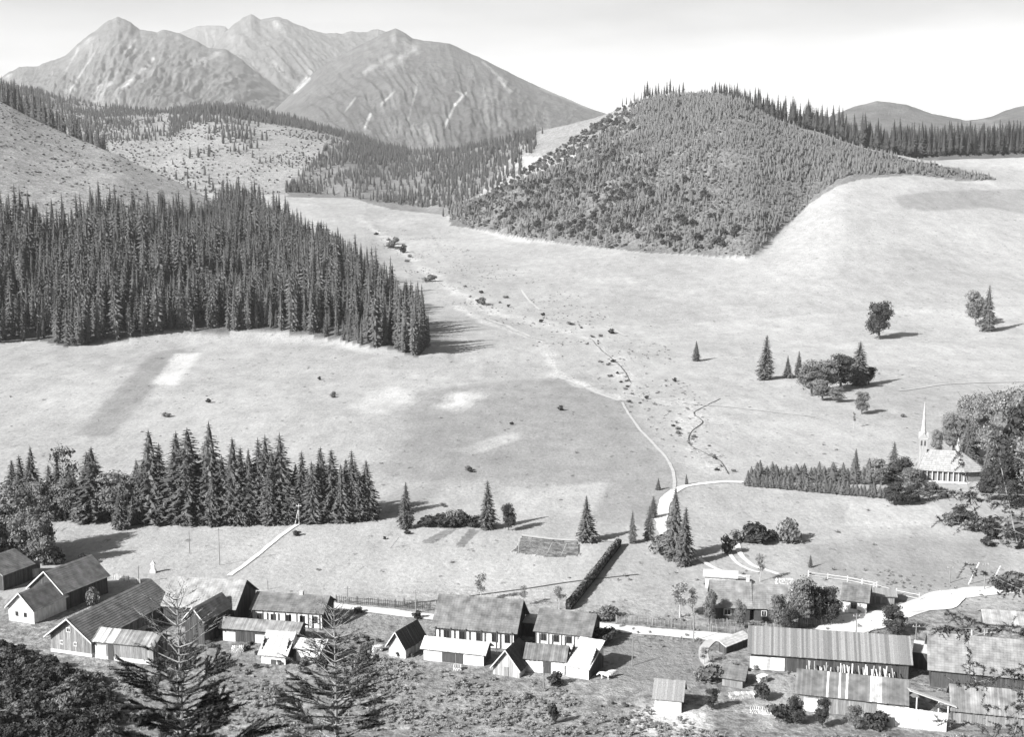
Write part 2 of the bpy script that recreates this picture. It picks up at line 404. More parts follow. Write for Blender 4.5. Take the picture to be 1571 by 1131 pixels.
# ------------------------------------------------------------------ far mountains
def mountain_material(name, v, scree):
    m = bpy.data.materials.new(name); m.use_nodes = True
    t = m.node_tree; b = t.nodes['Principled BSDF']; b.inputs['Roughness'].default_value = 1.0; b.inputs['Specular IOR Level'].default_value = 0.05
    n, l = t.nodes.new, t.links.new
    at = n('ShaderNodeAttribute'); at.attribute_name = 'tone'
    tc_ = n('ShaderNodeTexCoord'); no = n('ShaderNodeTexNoise'); no.inputs['Scale'].default_value = 0.016; no.inputs['Detail'].default_value = 10; no.inputs['Roughness'].default_value = 0.82
    l(tc_.outputs['Object'], no.inputs['Vector'])
    mr_ = n('ShaderNodeMapRange'); mr_.inputs['From Min'].default_value = 0.3; mr_.inputs['From Max'].default_value = 0.7; mr_.inputs['To Min'].default_value = 0.45 * v; mr_.inputs['To Max'].default_value = 1.55 * v
    l(no.outputs['Fac'], mr_.inputs['Value'])
    mu = n('ShaderNodeMath'); mu.operation = 'MULTIPLY'; l(at.outputs['Fac'], mu.inputs[0]); l(mr_.outputs[0], mu.inputs[1]); l(mu.outputs[0], b.inputs['Base Color'])
    bu = n('ShaderNodeBump'); bu.inputs['Strength'].default_value = 0.8; bu.inputs['Distance'].default_value = 45.0
    l(no.outputs['Fac'], bu.inputs['Height']); l(bu.outputs[0], b.inputs['Normal'])
    return m
def mountain(name, ridge, D, foot, depth, alb, seed, rough=1.0, label='', streaks=(), gul=1.0):
    px = np.array([p[0] for p in ridge], float); py = np.array([p[1] for p in ridge], float)
    ru = np.array([us(a, b) for a, b in ridge])
    U = np.arange(ru[0, 0], ru[-1, 0], 0.0009)
    ppx = U * F
    zr = CZ + (np.interp(U, ru[:, 0], ru[:, 1]) + rough * 3.4 / F * fbm(ppx / 9 + seed, ppx * 0 + seed, 4)) * D
    T = np.concatenate([np.linspace(0, 1, 150), np.linspace(1.02, 1.6, 24)])
    Yv = D - depth * (1 - T)
    UU, TT = np.meshgrid(U, T, indexing='ij')
    YY = D - depth * (1 - TT)
    ker = np.ones(81) / 81.0
    zb_ = np.convolve(np.pad(zr, 40, mode='edge'), ker, mode='valid'); zb_ = np.convolve(np.pad(zb_, 40, mode='edge'), ker, mode='valid')
    kt = np.clip(TT, 0, 1) ** 3.5
    ZR = zb_[:, None] * (1 - kt) + zr[:, None] * kt
    foot_z = CZ + (HOR - foot) / F * (D - depth)
    t = np.clip(TT, 0, 1)
    Z = foot_z + (ZR - foot_z) * (0.35 * t + 0.65 * t ** 1.35)
    Xw = UU * D
    warp = 60 * fbm(Xw / 300 + seed, YY / 300, 3)
    slant = (1 - t) * depth * 0.28 * np.sin(Xw / 900 + seed)
    Xg = Xw + warp + slant
    g1 = fbm(Xg / 300 + seed, YY / 700 + seed, 6, True)
    g2 = fbm((Xg + 40 * fbm(Xw / 90, YY / 90, 3)) / 80 + seed * 2, YY / 260, 5, True)
    env = np.sin(np.pi * np.clip(t, 0, 1)) ** 0.7
    H = (ZR - foot_z)
    Z = Z + env * H * gul * (0.085 * g1 + 0.05 * g2 + 0.035 * fbm(Xg / 42 + seed, YY / 700, 4, True) + 0.03 * fbm(Xg / 30 + seed, YY / 90, 4, True)) + 0.0
    Z = np.where(TT > 1, ZR - (TT - 1) * depth * 0.55, Z)
    tone = 0.95 + 0.45 * fbm(Xw / 90 + 5, YY / 200, 4) + 0.5 * np.clip(-g2 - 0.05, 0, 1)
    tone = tone + 0.35 * np.clip((t - 0.35) * 1.3, 0, 1)
    gl = fbm(Xg / 110 + seed * 3, YY / 1600, 3, True); tone = tone + 1.3 * np.clip((gl - .24) * 6, 0, 1) * np.clip(fbm(Xw / 400, YY / 500 + seed, 3) * 4 + .25, 0, 1) * (t > .15) * (t < .97)
    zpx, zpy = proj(UU * YY, YY, Z)
    for (x0, y0, x1, y1, w, a) in streaks:
        s = np.clip(((zpx - x0) * (x1 - x0) + (zpy - y0) * (y1 - y0)) / ((x1 - x0) ** 2 + (y1 - y0) ** 2), 0, 1)
        dd = np.hypot(zpx - x0 - s * (x1 - x0), zpy - y0 - s * (y1 - y0)) + 2.4 * fbm(zpx / 5, zpy / 5, 4)
        tone = tone + 2.0 * a * np.clip(1.3 - dd / w * .9, 0, 1) * (TT <= 1)
    me_, co_ = grid_mesh(name, U, Yv, lambda X_, Y_: Z)
    at = me_.attributes.new('tone', 'FLOAT', 'POINT'); at.data.foreach_set('value', tone.astype(np.float32).ravel())
    me_.materials.append(mountain_material(name + '_rock', alb, 0))
    o = bpy.data.objects.new(name, me_); COL.objects.link(o); o['kind'] = 'structure'
    if label: o['label'] = label
    return o
mountain('mountain', [(-400, 150), (-120, 140), (0, 118), (30, 103), (60, 100), (100, 85), (130, 58), (150, 43), (165, 32), (180, 24), (195, 30), (215, 45), (240, 49), (255, 45), (275, 51), (300, 62), (320, 73),
    (345, 74), (370, 90), (400, 115), (430, 137), (470, 163), (520, 190), (560, 212), (600, 240)], 6600, 250, 2200, 0.135, 3.0, label='jagged rocky peak with steep gullies',
    streaks=[(235, 90, 190, 135, 3.0, 1.1), (208, 60, 196, 82, 2, .8), (145, 80, 108, 138, 1.6, .6), (120, 75, 100, 110, 1.5, .4), (300, 90, 290, 120, 1.5, .4)])
mountain('mountain', [(180, 110), (250, 70), (275, 50), (300, 40), (320, 38), (345, 40), (380, 70), (420, 110)], 11500, 220, 2500, 0.12, 9.0, 0.4, label='pale distant summit between the two main peaks')
mountain('mountain', [(230, 150), (280, 110), (320, 80), (335, 64), (345, 50), (358, 38), (372, 26), (385, 21), (400, 29), (415, 26), (430, 26), (445, 32), (460, 38), (480, 46), (500, 50), (520, 51), (540, 48), (560, 48), (580, 45),
    (600, 50), (640, 80), (680, 130), (720, 190)], 8600, 240, 2600, 0.11, 6.0, 1.3, label='craggy double peak with a dark cirque wall',
    streaks=[(470, 118, 452, 142, 2.5, 1.0), (420, 95, 440, 120, 3, .5)], gul=1.2)
mountain('mountain', [(330, 235), (400, 190), (430, 160), (455, 136), (480, 112), (500, 96), (540, 75), (580, 55), (594, 48), (607, 43), (618, 48), (632, 58), (650, 62), (690, 66), (710, 76), (730, 85), (780, 110), (830, 134),
    (880, 155), (905, 166), (935, 176), (990, 190), (1080, 215)], 5600, 262, 1900, 0.115, 12.5, 0.55, label='broad wooded massif with pale scree streaks',
    streaks=[(475, 120, 452, 142, 2.2, 1.3), (568, 175, 560, 195, 2.0, 1.6), (700, 140, 712, 145, 1.5, .8), (715, 142, 698, 160, 2.0, 1.7), (698, 160, 682, 195, 1.8, 1.5), (765, 120, 782, 140, 2.6, 1.4), (640, 70, 600, 100, 5, .5), (600, 85, 560, 110, 4, .5),
             (605, 140, 585, 160, 1.6, 1.2), (545, 150, 530, 170, 1.4, .9), (640, 130, 625, 190, 1.4, .6), (740, 95, 775, 125, 2, .7), (830, 135, 905, 166, 2.2, .8), (620, 60, 640, 80, 4, .5)], gul=0.8)
mountain('mountain', [(1150, 215), (1240, 190), (1290, 172), (1310, 163), (1345, 155), (1365, 156), (1390, 160), (1430, 174), (1480, 184), (1500, 183), (1520, 179), (1545, 168), (1571, 162), (1640, 150), (1800, 150), (2000, 180)],
    3600, 262, 900, 0.13, 21.0, 0.5, label='low wooded hills far behind the ridge forest', gul=0.25)
far = bpy.data.meshes.new('far_land')
far.from_pydata([(-9000, 2700, -5), (9000, 2700, -5), (16000, 16000, 20), (-16000, 16000, 20)], [], [(0, 1, 2, 3)])
set_tone(far); far.materials.append(mat('far_land', 0.12, nscale=0.01))
fo = bpy.data.objects.new('far_land', far); COL.objects.link(fo); fo['kind'] = 'structure'
# ------------------------------------------------------------------ building helpers
def link(o): COL.objects.link(o); return o
def tag(o, label=None, cat=None, group=None, kind=None):
    if label: o['label'] = label
    if cat: o['category'] = cat
    if group: o['group'] = group
    if kind: o['kind'] = kind
    return o
def empty(name, loc, rz=0.0):
    o = bpy.data.objects.new(name, None); o.location = loc; o.rotation_euler = (0, 0, rz); o.empty_display_size = 0.3
    return link(o)
class MB:
    """collects shapes for ONE mesh"""
    def __init__(s): s.v, s.f, s.t = [], [], []
    def add(s, vs, fs, tone=1.0):
        k = len(s.v); s.v += [tuple(v) for v in vs]; s.f += [tuple(k + i for i in f) for f in fs]; s.t += [tone] * len(fs)
    def box(s, x0, x1, y0, y1, z0, z1, tone=1.0):
        s.add([(x0,y0,z0),(x1,y0,z0),(x1,y1,z0),(x0,y1,z0),(x0,y0,z1),(x1,y0,z1),(x1,y1,z1),(x0,y1,z1)],
              [(0,3,2,1),(4,5,6,7),(0,1,5,4),(1,2,6,5),(2,3,7,6),(3,0,4,7)], tone)
    def slab(s, a, b, c, d, th, tone=1.0):
        """box whose top is the quad a b c d (anticlockwise from above), th thick downwards along its normal"""
        a, b, c, d = map(Vector, (a, b, c, d)); n = (b - a).cross(d - a).normalized() * th
        s.add([a - n, b - n, c - n, d - n, a, b, c, d], [(0,3,2,1),(4,5,6,7),(0,1,5,4),(1,2,6,5),(2,3,7,6),(3,0,4,7)], tone)
    def tube(s, pts, rad, n=6, tone=1.0):
        rings = []
        for i, p in enumerate(pts):
            p = Vector(p); d = (Vector(pts[min(i + 1, len(pts) - 1)]) - Vector(pts[max(i - 1, 0)])).normalized()
            a = d.cross(Vector((0.3, 0.9, 0.1)) if abs(d.z) > 0.8 else Vector((0, 0, 1))).normalized(); b = d.cross(a)
            r = rad[i] if isinstance(rad, (list, tuple)) else rad
            rings.append([p + (a * math.cos(6.2832 * k / n) + b * math.sin(6.2832 * k / n)) * r for k in range(n)])
        vs = [q for r_ in rings for q in r_]
        fs = [(i * n + k, i * n + (k + 1) % n, (i + 1) * n + (k + 1) % n, (i + 1) * n + k) for i in range(len(pts) - 1) for k in range(n)]
        fs.append(tuple(range(n - 1, -1, -1))); fs.append(tuple((len(pts) - 1) * n + k for k in range(n)))
        s.add(vs, fs, tone)
    def mesh(s, name, m, smooth=False):
        me_ = bpy.data.meshes.new(name); me_.from_pydata(s.v, [], s.f); set_tone(me_, s.t); me_.materials.append(m)
        if smooth: me_.polygons.foreach_set('use_smooth', np.ones(len(me_.polygons), bool))
        return me_
    def build(s, name, m, parent=None, smooth=False, **kw):
        o = link(bpy.data.objects.new(name, s.mesh(name, m, smooth))); o.parent = parent
        return tag(o, **kw)

# ------------------------------------------------------------------ trees
M_NEED = mat('spruce_needles', 0.085, rough=0.8, noise=0.35, nscale=1.3, spec=0.12)
M_NEED_L = mat('young_needles', 0.15, rough=0.8, noise=0.3, nscale=1.3, spec=0.12)
M_LEAF = mat('leaves', 0.14, rough=0.8, noise=0.35, nscale=1.0, spec=0.15, trans=0.12)
M_LEAF_P = mat('pale_leaves', 0.17, rough=0.8, noise=0.3, nscale=1.0, spec=0.15, trans=0.15)
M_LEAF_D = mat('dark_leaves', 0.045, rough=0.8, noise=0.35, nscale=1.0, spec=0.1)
M_BARK = mat('bark', 0.10, noise=0.3, nscale=6, stretch=(1, 1, 0.2))
M_BARK_L = mat('pale_bark', 0.34, noise=0.25, nscale=6, stretch=(1, 1, 0.2))
M_BRUSH = mat('brush', 0.22, noise=0.4, nscale=1.2, trans=0.1)

def spruce_crown(h, r, whorls, per, seed, low=0.06, sub=False, gap=0.0, taper=0.85, droop=0.35, bulge=1.0):
    """needled crown: whorls of drooping branch fans, shorter towards the top"""
    q = random.Random(seed); mb = MB()
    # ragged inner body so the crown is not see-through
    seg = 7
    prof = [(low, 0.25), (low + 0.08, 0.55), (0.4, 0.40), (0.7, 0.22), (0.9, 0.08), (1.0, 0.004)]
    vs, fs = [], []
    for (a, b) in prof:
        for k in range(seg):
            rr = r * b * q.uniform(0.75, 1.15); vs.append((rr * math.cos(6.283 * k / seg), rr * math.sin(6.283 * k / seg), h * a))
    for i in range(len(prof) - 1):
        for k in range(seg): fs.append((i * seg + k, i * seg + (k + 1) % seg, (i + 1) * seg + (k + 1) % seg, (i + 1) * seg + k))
    mb.add(vs, fs, 0.8)  # body toned darker than the branches: inner shade put into the colour
    lop = [q.uniform(0.78, 1.15) for _ in range(5)]
    for w in range(whorls):
        t = (w + q.uniform(-.3, .3)) / whorls; t = min(max(t, 0), 0.985)
        z = h * (low + (1 - low) * t)
        env = (1 - t) ** taper * (0.55 + 0.45 * min(1, t * 5)) * bulge
        n = max(4, int(per * (0.45 + 0.55 * (1 - t))))
        a0 = q.uniform(0, 6.28)
        for k in range(n):
            if q.random() < gap: continue
            a = a0 + 6.283 * (k + q.uniform(-.35, .35)) / n
            L_ = (r * env * q.uniform(0.7, 1.12) + 0.02 * h * 0.6) * lop[int(a / 6.283 * 5) % 5]
            dz = -L_ * droop * q.uniform(0.5, 1.5) + L_ * 0.18 * t
            ca_, sa_ = math.cos(a), math.sin(a)
            wd = max((0.30 if sub else 0.42) * L_, 0.016 * h) * q.uniform(0.8, 1.25)
            tn = q.uniform(0.7, 1.35)
            tip = (L_ * ca_, L_ * sa_, z + dz)
            m1 = (0.62 * L_ * ca_ - wd * 0.5 * sa_, 0.62 * L_ * sa_ + wd * 0.5 * ca_, z + dz * 0.55 - wd * 0.35)
            m2 = (0.62 * L_ * ca_ + wd * 0.5 * sa_, 0.62 * L_ * sa_ - wd * 0.5 * ca_, z + dz * 0.55 - wd * 0.35)
            ro = (0.05 * L_ * ca_, 0.05 * L_ * sa_, z + 0.03 * L_)
            md = (0.6 * L_ * ca_, 0.6 * L_ * sa_, z + dz * 0.45 + wd * 0.1)
            mb.add([ro, m1, md, m2, tip], [(0, 1, 2), (0, 2, 3), (1, 4, 2), (2, 4, 3)], tn)
            if sub:
                for s_ in range(4):
                    f_ = q.uniform(0.35, 1.0); l2 = L_ * q.uniform(0.16, 0.32); a2 = a + q.choice((-1, 1)) * q.uniform(0.5, 1.3)
                    bx, by, bz = f_ * L_ * ca_, f_ * L_ * sa_, z + dz * f_
                    ex, ey, ez = bx + l2 * math.cos(a2), by + l2 * math.sin(a2), bz - l2 * q.uniform(0.1, 0.9)
                    ww = l2 * 0.3
                    mb.add([(bx, by, bz + ww * .4), (bx - ww * math.sin(a2), by + ww * math.cos(a2), bz - ww), (ex, ey, ez), (bx + ww * math.sin(a2), by - ww * math.cos(a2), bz - ww)], [(0, 1, 2), (0, 2, 3)], q.uniform(0.6, 1.45))
    # leader
    mb.add([(-.012 * h * .5, 0, h * .96), (.012 * h * .5, 0, h * .96), (0, 0, h * 1.02)], [(0, 1, 2)], 1.0)
    return mb

def trunk_mb(h, r, seed=0, top=0.9):
    mb = MB(); q = random.Random(seed)
    mb.tube([(0, 0, -0.6), (0, 0, 0.15 * h), (q.uniform(-.05, .05), q.uniform(-.05, .05), 0.5 * h), (0, 0, top * h)], [r * 1.15, r, r * .6, r * .15], 6)
    return mb

def leaf_crown(h, rx, rz, zc, lobes, per, leaf, seed, inner=True, fill=0.35, tone=(0.6, 1.4)):
    """broadleaf crown: leaf clumps on and in a cluster of uneven lobes, with gaps between them"""
    q = random.Random(seed); mb = MB()
    for i in range(lobes):
        a = q.uniform(0, 6.283); e = q.uniform(-0.9, 1.0)
        rr = q.uniform(0.25, 0.62)
        cx, cy, cz = rx * rr * math.cos(a) * math.sqrt(max(0, 1 - e * e * .6)), rx * rr * math.sin(a) * math.sqrt(max(0, 1 - e * e * .6)), zc + rz * 0.62 * e
        lr = rx * q.uniform(0.34, 0.58); lt = q.uniform(0.8, 1.2)
        if inner:
            ring = [(0, 0, -1)] + [(math.cos(1.2566 * k) * .9, math.sin(1.2566 * k) * .9, -.35) for k in range(5)] + [(math.cos(1.2566 * k + .6) * .9, math.sin(1.2566 * k + .6) * .9, .35) for k in range(5)] + [(0, 0, 1)]
            mb.add([(cx + x * lr * .72 * q.uniform(.8, 1.1), cy + y * lr * .72 * q.uniform(.8, 1.1), cz + z_ * lr * .62) for x, y, z_ in ring],
                   [(0, 1 + (k + 1) % 5, 1 + k) for k in range(5)] + [(1 + k, 1 + (k + 1) % 5, 6 + k) for k in range(5)] + [(6 + k, 1 + (k + 1) % 5, 6 + (k + 1) % 5) for k in range(5)] + [(6 + k, 6 + (k + 1) % 5, 11) for k in range(5)], 0.85)  # lobe core toned darker, painting the shade inside the crown
        for k in range(per):
            d = Vector((q.gauss(0, 1), q.gauss(0, 1), q.gauss(0, 1))).normalized()
            d.z = abs(d.z) * 0.9 - 0.1 if q.random() < 0.6 else d.z
            ra = lr * (q.uniform(0.85, 1.12) if q.random() > fill else q.uniform(0.2, 0.9))
            p = Vector((cx, cy, cz)) + Vector((d.x * ra, d.y * ra, d.z * ra * 0.85))
            n = (d + Vector((q.uniform(-.8, .8), q.uniform(-.8, .8), q.uniform(-.5, .8)))).normalized()
            a_ = n.orthogonal().normalized(); b_ = n.cross(a_); ang = q.uniform(0, 6.28)
            a_, b_ = a_ * math.cos(ang) + b_ * math.sin(ang), b_ * math.cos(ang) - a_ * math.sin(ang)
            s_ = leaf * q.uniform(0.6, 1.3)
            mb.add([p - a_ * s_, p - b_ * s_ * .6, p + a_ * s_, p + b_ * s_ * .6 + n * s_ * .25], [(0, 1, 2), (0, 2, 3)], lt * q.uniform(*tone))
    return mb

def limb_mb(h, r, zc, rx, nl, seed, fork=0.35, twigs=0, tr=0.35):
    """trunk with limbs rising into the crown"""
    q = random.Random(seed); mb = MB()
    mb.tube([(0, 0, -0.5), (0.03 * h * q.uniform(-1, 1), 0, fork * h), (0.04 * h * q.uniform(-1, 1), 0.03 * h * q.uniform(-1, 1), 0.92 * h)], [r * 1.2, r * .8, r * .12], 6)
    for i in range(nl):
        a = 6.283 * (i + q.uniform(-.3, .3)) / nl * 2.4; z0 = h * q.uniform(fork * 0.8, 0.75)
        L_ = rx * q.uniform(0.6, 1.05) * (1.15 - z0 / h * 0.6)
        e = (L_ * math.cos(a), L_ * math.sin(a), z0 + L_ * q.uniform(0.5, 1.1))
        m_ = (e[0] * .5, e[1] * .5, z0 + (e[2] - z0) * .35)
        mb.tube([(0, 0, z0), m_, e], [r * .42, r * .25, r * .07], 4)
        for j in range(twigs):
            f_ = q.uniform(0.35, 1.0); b = Vector((0, 0, z0)).lerp(Vector(e), f_); a2 = a + q.uniform(-1.3, 1.3); l2 = L_ * tr * q.uniform(.5, 1.2)
            t_ = b + Vector((l2 * math.cos(a2), l2 * math.sin(a2), l2 * q.uniform(0.3, 1.2)))
            mb.tube([b, t_], [r * .09, r * .03], 3)
    return mb

# unit tree shapes (metres, scaled per tree); alike trees share them
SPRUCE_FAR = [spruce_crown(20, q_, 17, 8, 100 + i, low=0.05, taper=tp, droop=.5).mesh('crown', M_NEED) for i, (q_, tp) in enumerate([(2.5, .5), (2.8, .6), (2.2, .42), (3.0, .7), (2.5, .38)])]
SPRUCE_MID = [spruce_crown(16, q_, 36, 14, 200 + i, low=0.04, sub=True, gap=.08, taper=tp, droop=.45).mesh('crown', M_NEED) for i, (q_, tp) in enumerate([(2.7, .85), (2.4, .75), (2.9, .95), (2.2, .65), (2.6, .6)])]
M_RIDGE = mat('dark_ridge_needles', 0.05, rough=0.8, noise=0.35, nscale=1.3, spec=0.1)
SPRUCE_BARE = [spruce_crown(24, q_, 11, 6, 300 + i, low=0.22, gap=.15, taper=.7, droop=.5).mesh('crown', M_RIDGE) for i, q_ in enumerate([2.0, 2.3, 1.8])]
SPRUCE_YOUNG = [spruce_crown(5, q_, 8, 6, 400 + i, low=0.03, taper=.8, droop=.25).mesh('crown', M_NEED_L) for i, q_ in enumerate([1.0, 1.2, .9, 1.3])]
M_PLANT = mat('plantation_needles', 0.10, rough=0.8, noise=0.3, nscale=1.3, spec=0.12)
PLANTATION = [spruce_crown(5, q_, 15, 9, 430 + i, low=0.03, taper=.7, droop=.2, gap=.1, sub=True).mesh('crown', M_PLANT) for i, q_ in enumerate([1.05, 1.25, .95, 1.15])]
TRUNK_20 = trunk_mb(20, 0.28).mesh('trunk', M_BARK); TRUNK_16 = trunk_mb(16, 0.24).mesh('trunk', M_BARK); TRUNK_5 = trunk_mb(5, 0.07).mesh('trunk', M_BARK)
TRUNK_24 = trunk_mb(24, 0.30).mesh('trunk', M_BARK_L)
BROAD = [leaf_crown(9, 3.3, 4.5, 4.7, 19, 230, .20, 500 + i).mesh('crown', M_LEAF) for i in range(3)]
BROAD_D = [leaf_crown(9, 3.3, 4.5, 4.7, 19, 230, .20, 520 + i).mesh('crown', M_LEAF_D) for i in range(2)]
BROAD_BIG = [leaf_crown(14, 4.6, 7.0, 7.2, 28, 300, .19, 610 + i).mesh('crown', M_LEAF_P) for i in range(2)]
BROAD_T = [limb_mb(9, .24, 5.4, 3.2, 9, 530 + i).mesh('trunk', M_BARK) for i in range(2)]
THIN = [leaf_crown(8, 2.0, 3.2, 4.8, 12, 60, .18, 540 + i, fill=.6, inner=False).mesh('crown', M_LEAF) for i in range(3)]
THIN_T = [limb_mb(8, .16, 4.8, 2.4, 14, 550 + i, fork=.22, twigs=6).mesh('trunk', M_BARK_L) for i in range(2)]
BUSH = [leaf_crown(2, 1.3, 1.0, 0.9, 7, 90, .17, 560 + i).mesh('foliage', M_LEAF) for i in range(3)]
BUSH_D = [leaf_crown(2, 1.3, 1.0, 0.9, 7, 90, .17, 570 + i).mesh('foliage', M_LEAF_D) for i in range(2)]
TUFT = [leaf_crown(1, .5, .4, .3, 4, 26, .075, 580 + i, tone=(.35, 1.6)).mesh('foliage', M_BRUSH) for i in range(4)]
TWIGS_T = [limb_mb(2, .03, 1, 1.0, 7, 590 + i, fork=.1, twigs=2).mesh('stem', M_BARK) for i in range(1)]

def plant(name, p, h, crown, hc, trunk=None, ht=None, wide=1.0, rz=None, parts=True, lean=0.0, **kw):
    """a tree: an Empty at its foot with its crown and its trunk as parts; alike trees share meshes"""
    e = empty(name, p, rnd.uniform(0, 6.283) if rz is None else rz)
    s = h / hc
    e.scale = (s * wide, s * wide, s)
    if lean: e.rotation_euler.x = rnd.uniform(-lean, lean); e.rotation_euler.y = rnd.uniform(-lean, lean)
    c = link(bpy.data.objects.new('crown' if 'bush' not in name else 'foliage', crown)); c.parent = e
    if trunk is not None:
        t = link(bpy.data.objects.new('trunk', trunk)); t.parent = e
        if ht: t.scale = (hc / ht,) * 3
    return tag(e, **kw)
def size_at(p, px_h):
    """metres spanned by px_h pixels at the distance of p"""
    return px_h * p.y / F * 0.985

# ------------------------------------------------------------------ woods made of many trees
_src = {}
def src_collection(name, meshes):
    c = bpy.data.collections.new(name)
    for i, m_ in enumerate(meshes):
        c.objects.link(bpy.data.objects.new('%s_shape_%s' % (name, 'abcdefgh'[i]), m_))
    return c
def instancer(coll):
    if coll.name in _src: return _src[coll.name]
    g = bpy.data.node_groups.new('plant_out', 'GeometryNodeTree')
    g.interface.new_socket('Geometry', in_out='INPUT', socket_type='NodeSocketGeometry')
    g.interface.new_socket('Geometry', in_out='OUTPUT', socket_type='NodeSocketGeometry')
    i, o = g.nodes.new('NodeGroupInput'), g.nodes.new('NodeGroupOutput')
    ip = g.nodes.new('GeometryNodeInstanceOnPoints'); ci = g.nodes.new('GeometryNodeCollectionInfo')
    ci.inputs[0].default_value = coll; ci.inputs['Separate Children'].default_value = True; ci.inputs['Reset Children'].default_value = True
    ip.inputs['Pick Instance'].default_value = True
    def na(nm, ty):
        q = g.nodes.new('GeometryNodeInputNamedAttribute'); q.data_type = ty; q.inputs['Name'].default_value = nm; return [s for s in q.outputs if s.enabled][0]
    rot = g.nodes.new('ShaderNodeCombineXYZ'); g.links.new(na('rz', 'FLOAT'), rot.inputs[2])
    g.links.new(i.outputs[0], ip.inputs['Points']); g.links.new(ci.outputs[0], ip.inputs['Instance'])
    g.links.new(na('vi', 'INT'), ip.inputs['Instance Index']); g.links.new(rot.outputs[0], ip.inputs['Rotation']); g.links.new(na('scl', 'FLOAT_VECTOR'), ip.inputs['Scale'])
    g.links.new(ip.outputs[0], o.inputs[0])
    _src[coll.name] = g
    return g
def wood(name, pts, scl, coll, nvar, label):
    me_ = bpy.data.meshes.new(name); me_.from_pydata([tuple(p) for p in pts], [], [])
    n = len(pts)
    me_.attributes.new('scl', 'FLOAT_VECTOR', 'POINT').data.foreach_set('vector', np.asarray(scl, np.float32).ravel())
    me_.attributes.new('rz', 'FLOAT', 'POINT').data.foreach_set('value', rng.uniform(0, 6.28, n).astype(np.float32))
    me_.attributes.new('vi', 'INT', 'POINT').data.foreach_set('value', rng.integers(0, nvar, n).astype(np.int32))
    o = link(bpy.data.objects.new(name, me_))
    md = o.modifiers.new('plants', 'NODES'); md.node_group = instancer(coll)
    return tag(o, label=label, kind='stuff')
def scatter(poly, y0, y1, spacing, u0=-.75, u1=.75, test=None, dens=None):
    """jittered points on the land inside an outline of the photograph, between two distances"""
    x0, x1 = (-y1 * abs(u0) if u0 < 0 else u0 * y0), u1 * y1
    xs = np.arange(x0, x1, spacing); ys = np.arange(y0, y1, spacing)
    A, B = np.meshgrid(xs, ys); A = A.ravel() + rng.uniform(-.48, .48, A.size) * spacing; B = B.ravel() + rng.uniform(-.48, .48, B.size) * spacing
    k = (A / B > u0) & (A / B < u1); A, B = A[k], B[k]
    Z = height(A, B); px, py = proj(A, B, Z)
    k = inpoly(px, py, poly) if poly else np.ones(A.shape, bool)
    if test is not None: k &= test(A, B, px, py)
    if dens is not None: k &= rng.random(A.size) < dens(A, B, px, py)
    return A[k], B[k], Z[k], px[k], py[k]
C_FAR = src_collection('spruce', SPRUCE_FAR); C_BARE = src_collection('bare_spruce', SPRUCE_BARE + [TRUNK_24]); C_YOUNG = src_collection('young_spruce', SPRUCE_YOUNG)
C_HILL = src_collection('thicket', SPRUCE_YOUNG + BUSH_D[:1] + BUSH[:1])
C_TUFT = src_collection('tuft', TUFT); C_BUSH = src_collection('shrub', BUSH[:2] + BUSH_D[:1])

# forest on the left hill: the 300 trees that show largest are trees of their own, the rest are one wood
AX, AY, AZ, apx, apy = scatter(None, 440, 1000, 4.3, u0=-.62, u1=.05, test=lambda A, B, px, py: inpoly(A, B, gF))
hh = rng.uniform(10, 23, AX.size) * (1 + 1.5 * fbm(AX / 22, AY / 25, 3)) * np.where(rng.random(AX.size) < .12, .6, 1)
hh = hh * np.clip(1.08 - (apx - 560) / 600, .72, 1)
# visibility rank: nearest to the lower edge of the wood first
edge = np.interp(apx, [p[0] for p in FOREST_L[1:15]], [p[1] for p in FOREST_L[1:15]])
rank = (edge - apy) / np.maximum(hh * F / AY, 1) + AY / 4000
rank[(apx < -12) | (apx > 690)] += 50
order = np.argsort(rank)
single, rest = order[:140], order[140:]
def fr_lab(x, h, fr):
    z = ['at the left border of the hillside forest', 'in the forest edge above the bare meadow corner', 'in the forest edge left of the dark strip', 'in the forest edge straight above the dark strip', 'in the forest edge above the pale patch', 'in the forest edge just right of the pale patch',
         'in the middle of the hillside forest edge', 'right of the middle of the forest edge', 'where the hillside forest edge begins to drop', 'near the right end of the forest edge', 'on the right tip of the forest, beside long shadows'][int(min(max(x, 0) / 62, 10))]
    return '%s %sspruce, %s' % ('tall' if h > 20 else 'middling' if h > 16 else 'short', 'front-rank ' if fr else '', z)
for k in single:
    plant('spruce_tree', (AX[k], AY[k], AZ[k] - .2), hh[k], SPRUCE_FAR[int(rng.integers(5))], 20, TRUNK_20, wide=float(rng.uniform(.85, 1.25)),
          label=fr_lab(apx[k], hh[k], rank[k] < np.median(rank[single])), cat='tree', group='spruces of the hillside forest')
s_ = hh[rest] / 20
wood('spruce_forest', np.stack([AX[rest], AY[rest], AZ[rest] - .2], -1), np.stack([s_ * rng.uniform(.8, 1.2, len(rest)), s_ * rng.uniform(.8, 1.2, len(rest)), s_], -1), C_FAR, 5, 'dense spruce forest climbing the left hillside')

# row of spruces behind the grazed left hill
A, B, Z, px, py = scatter(None, 1000, 1260, 5.5, u0=-.62, u1=-.27, test=lambda A, B, px, py: (B > np.interp(px, [q[0] for q in HILL_LEFT_RIDGE], [q[2] for q in HILL_LEFT_RIDGE]) + 6) & (B < np.interp(px, [q[0] for q in HILL_LEFT_RIDGE], [q[2] for q in HILL_LEFT_RIDGE]) + 60) & (px < 262))
s_ = rng.uniform(.8, 1.25, A.size) * np.interp(px, [0, 150, 262], [1.25, 1.1, .45])
wood('spruce_row', np.stack([A, B, Z], -1), np.stack([s_, s_, s_], -1), C_FAR, 5, 'dark belt of spruces behind the grazed left slope')

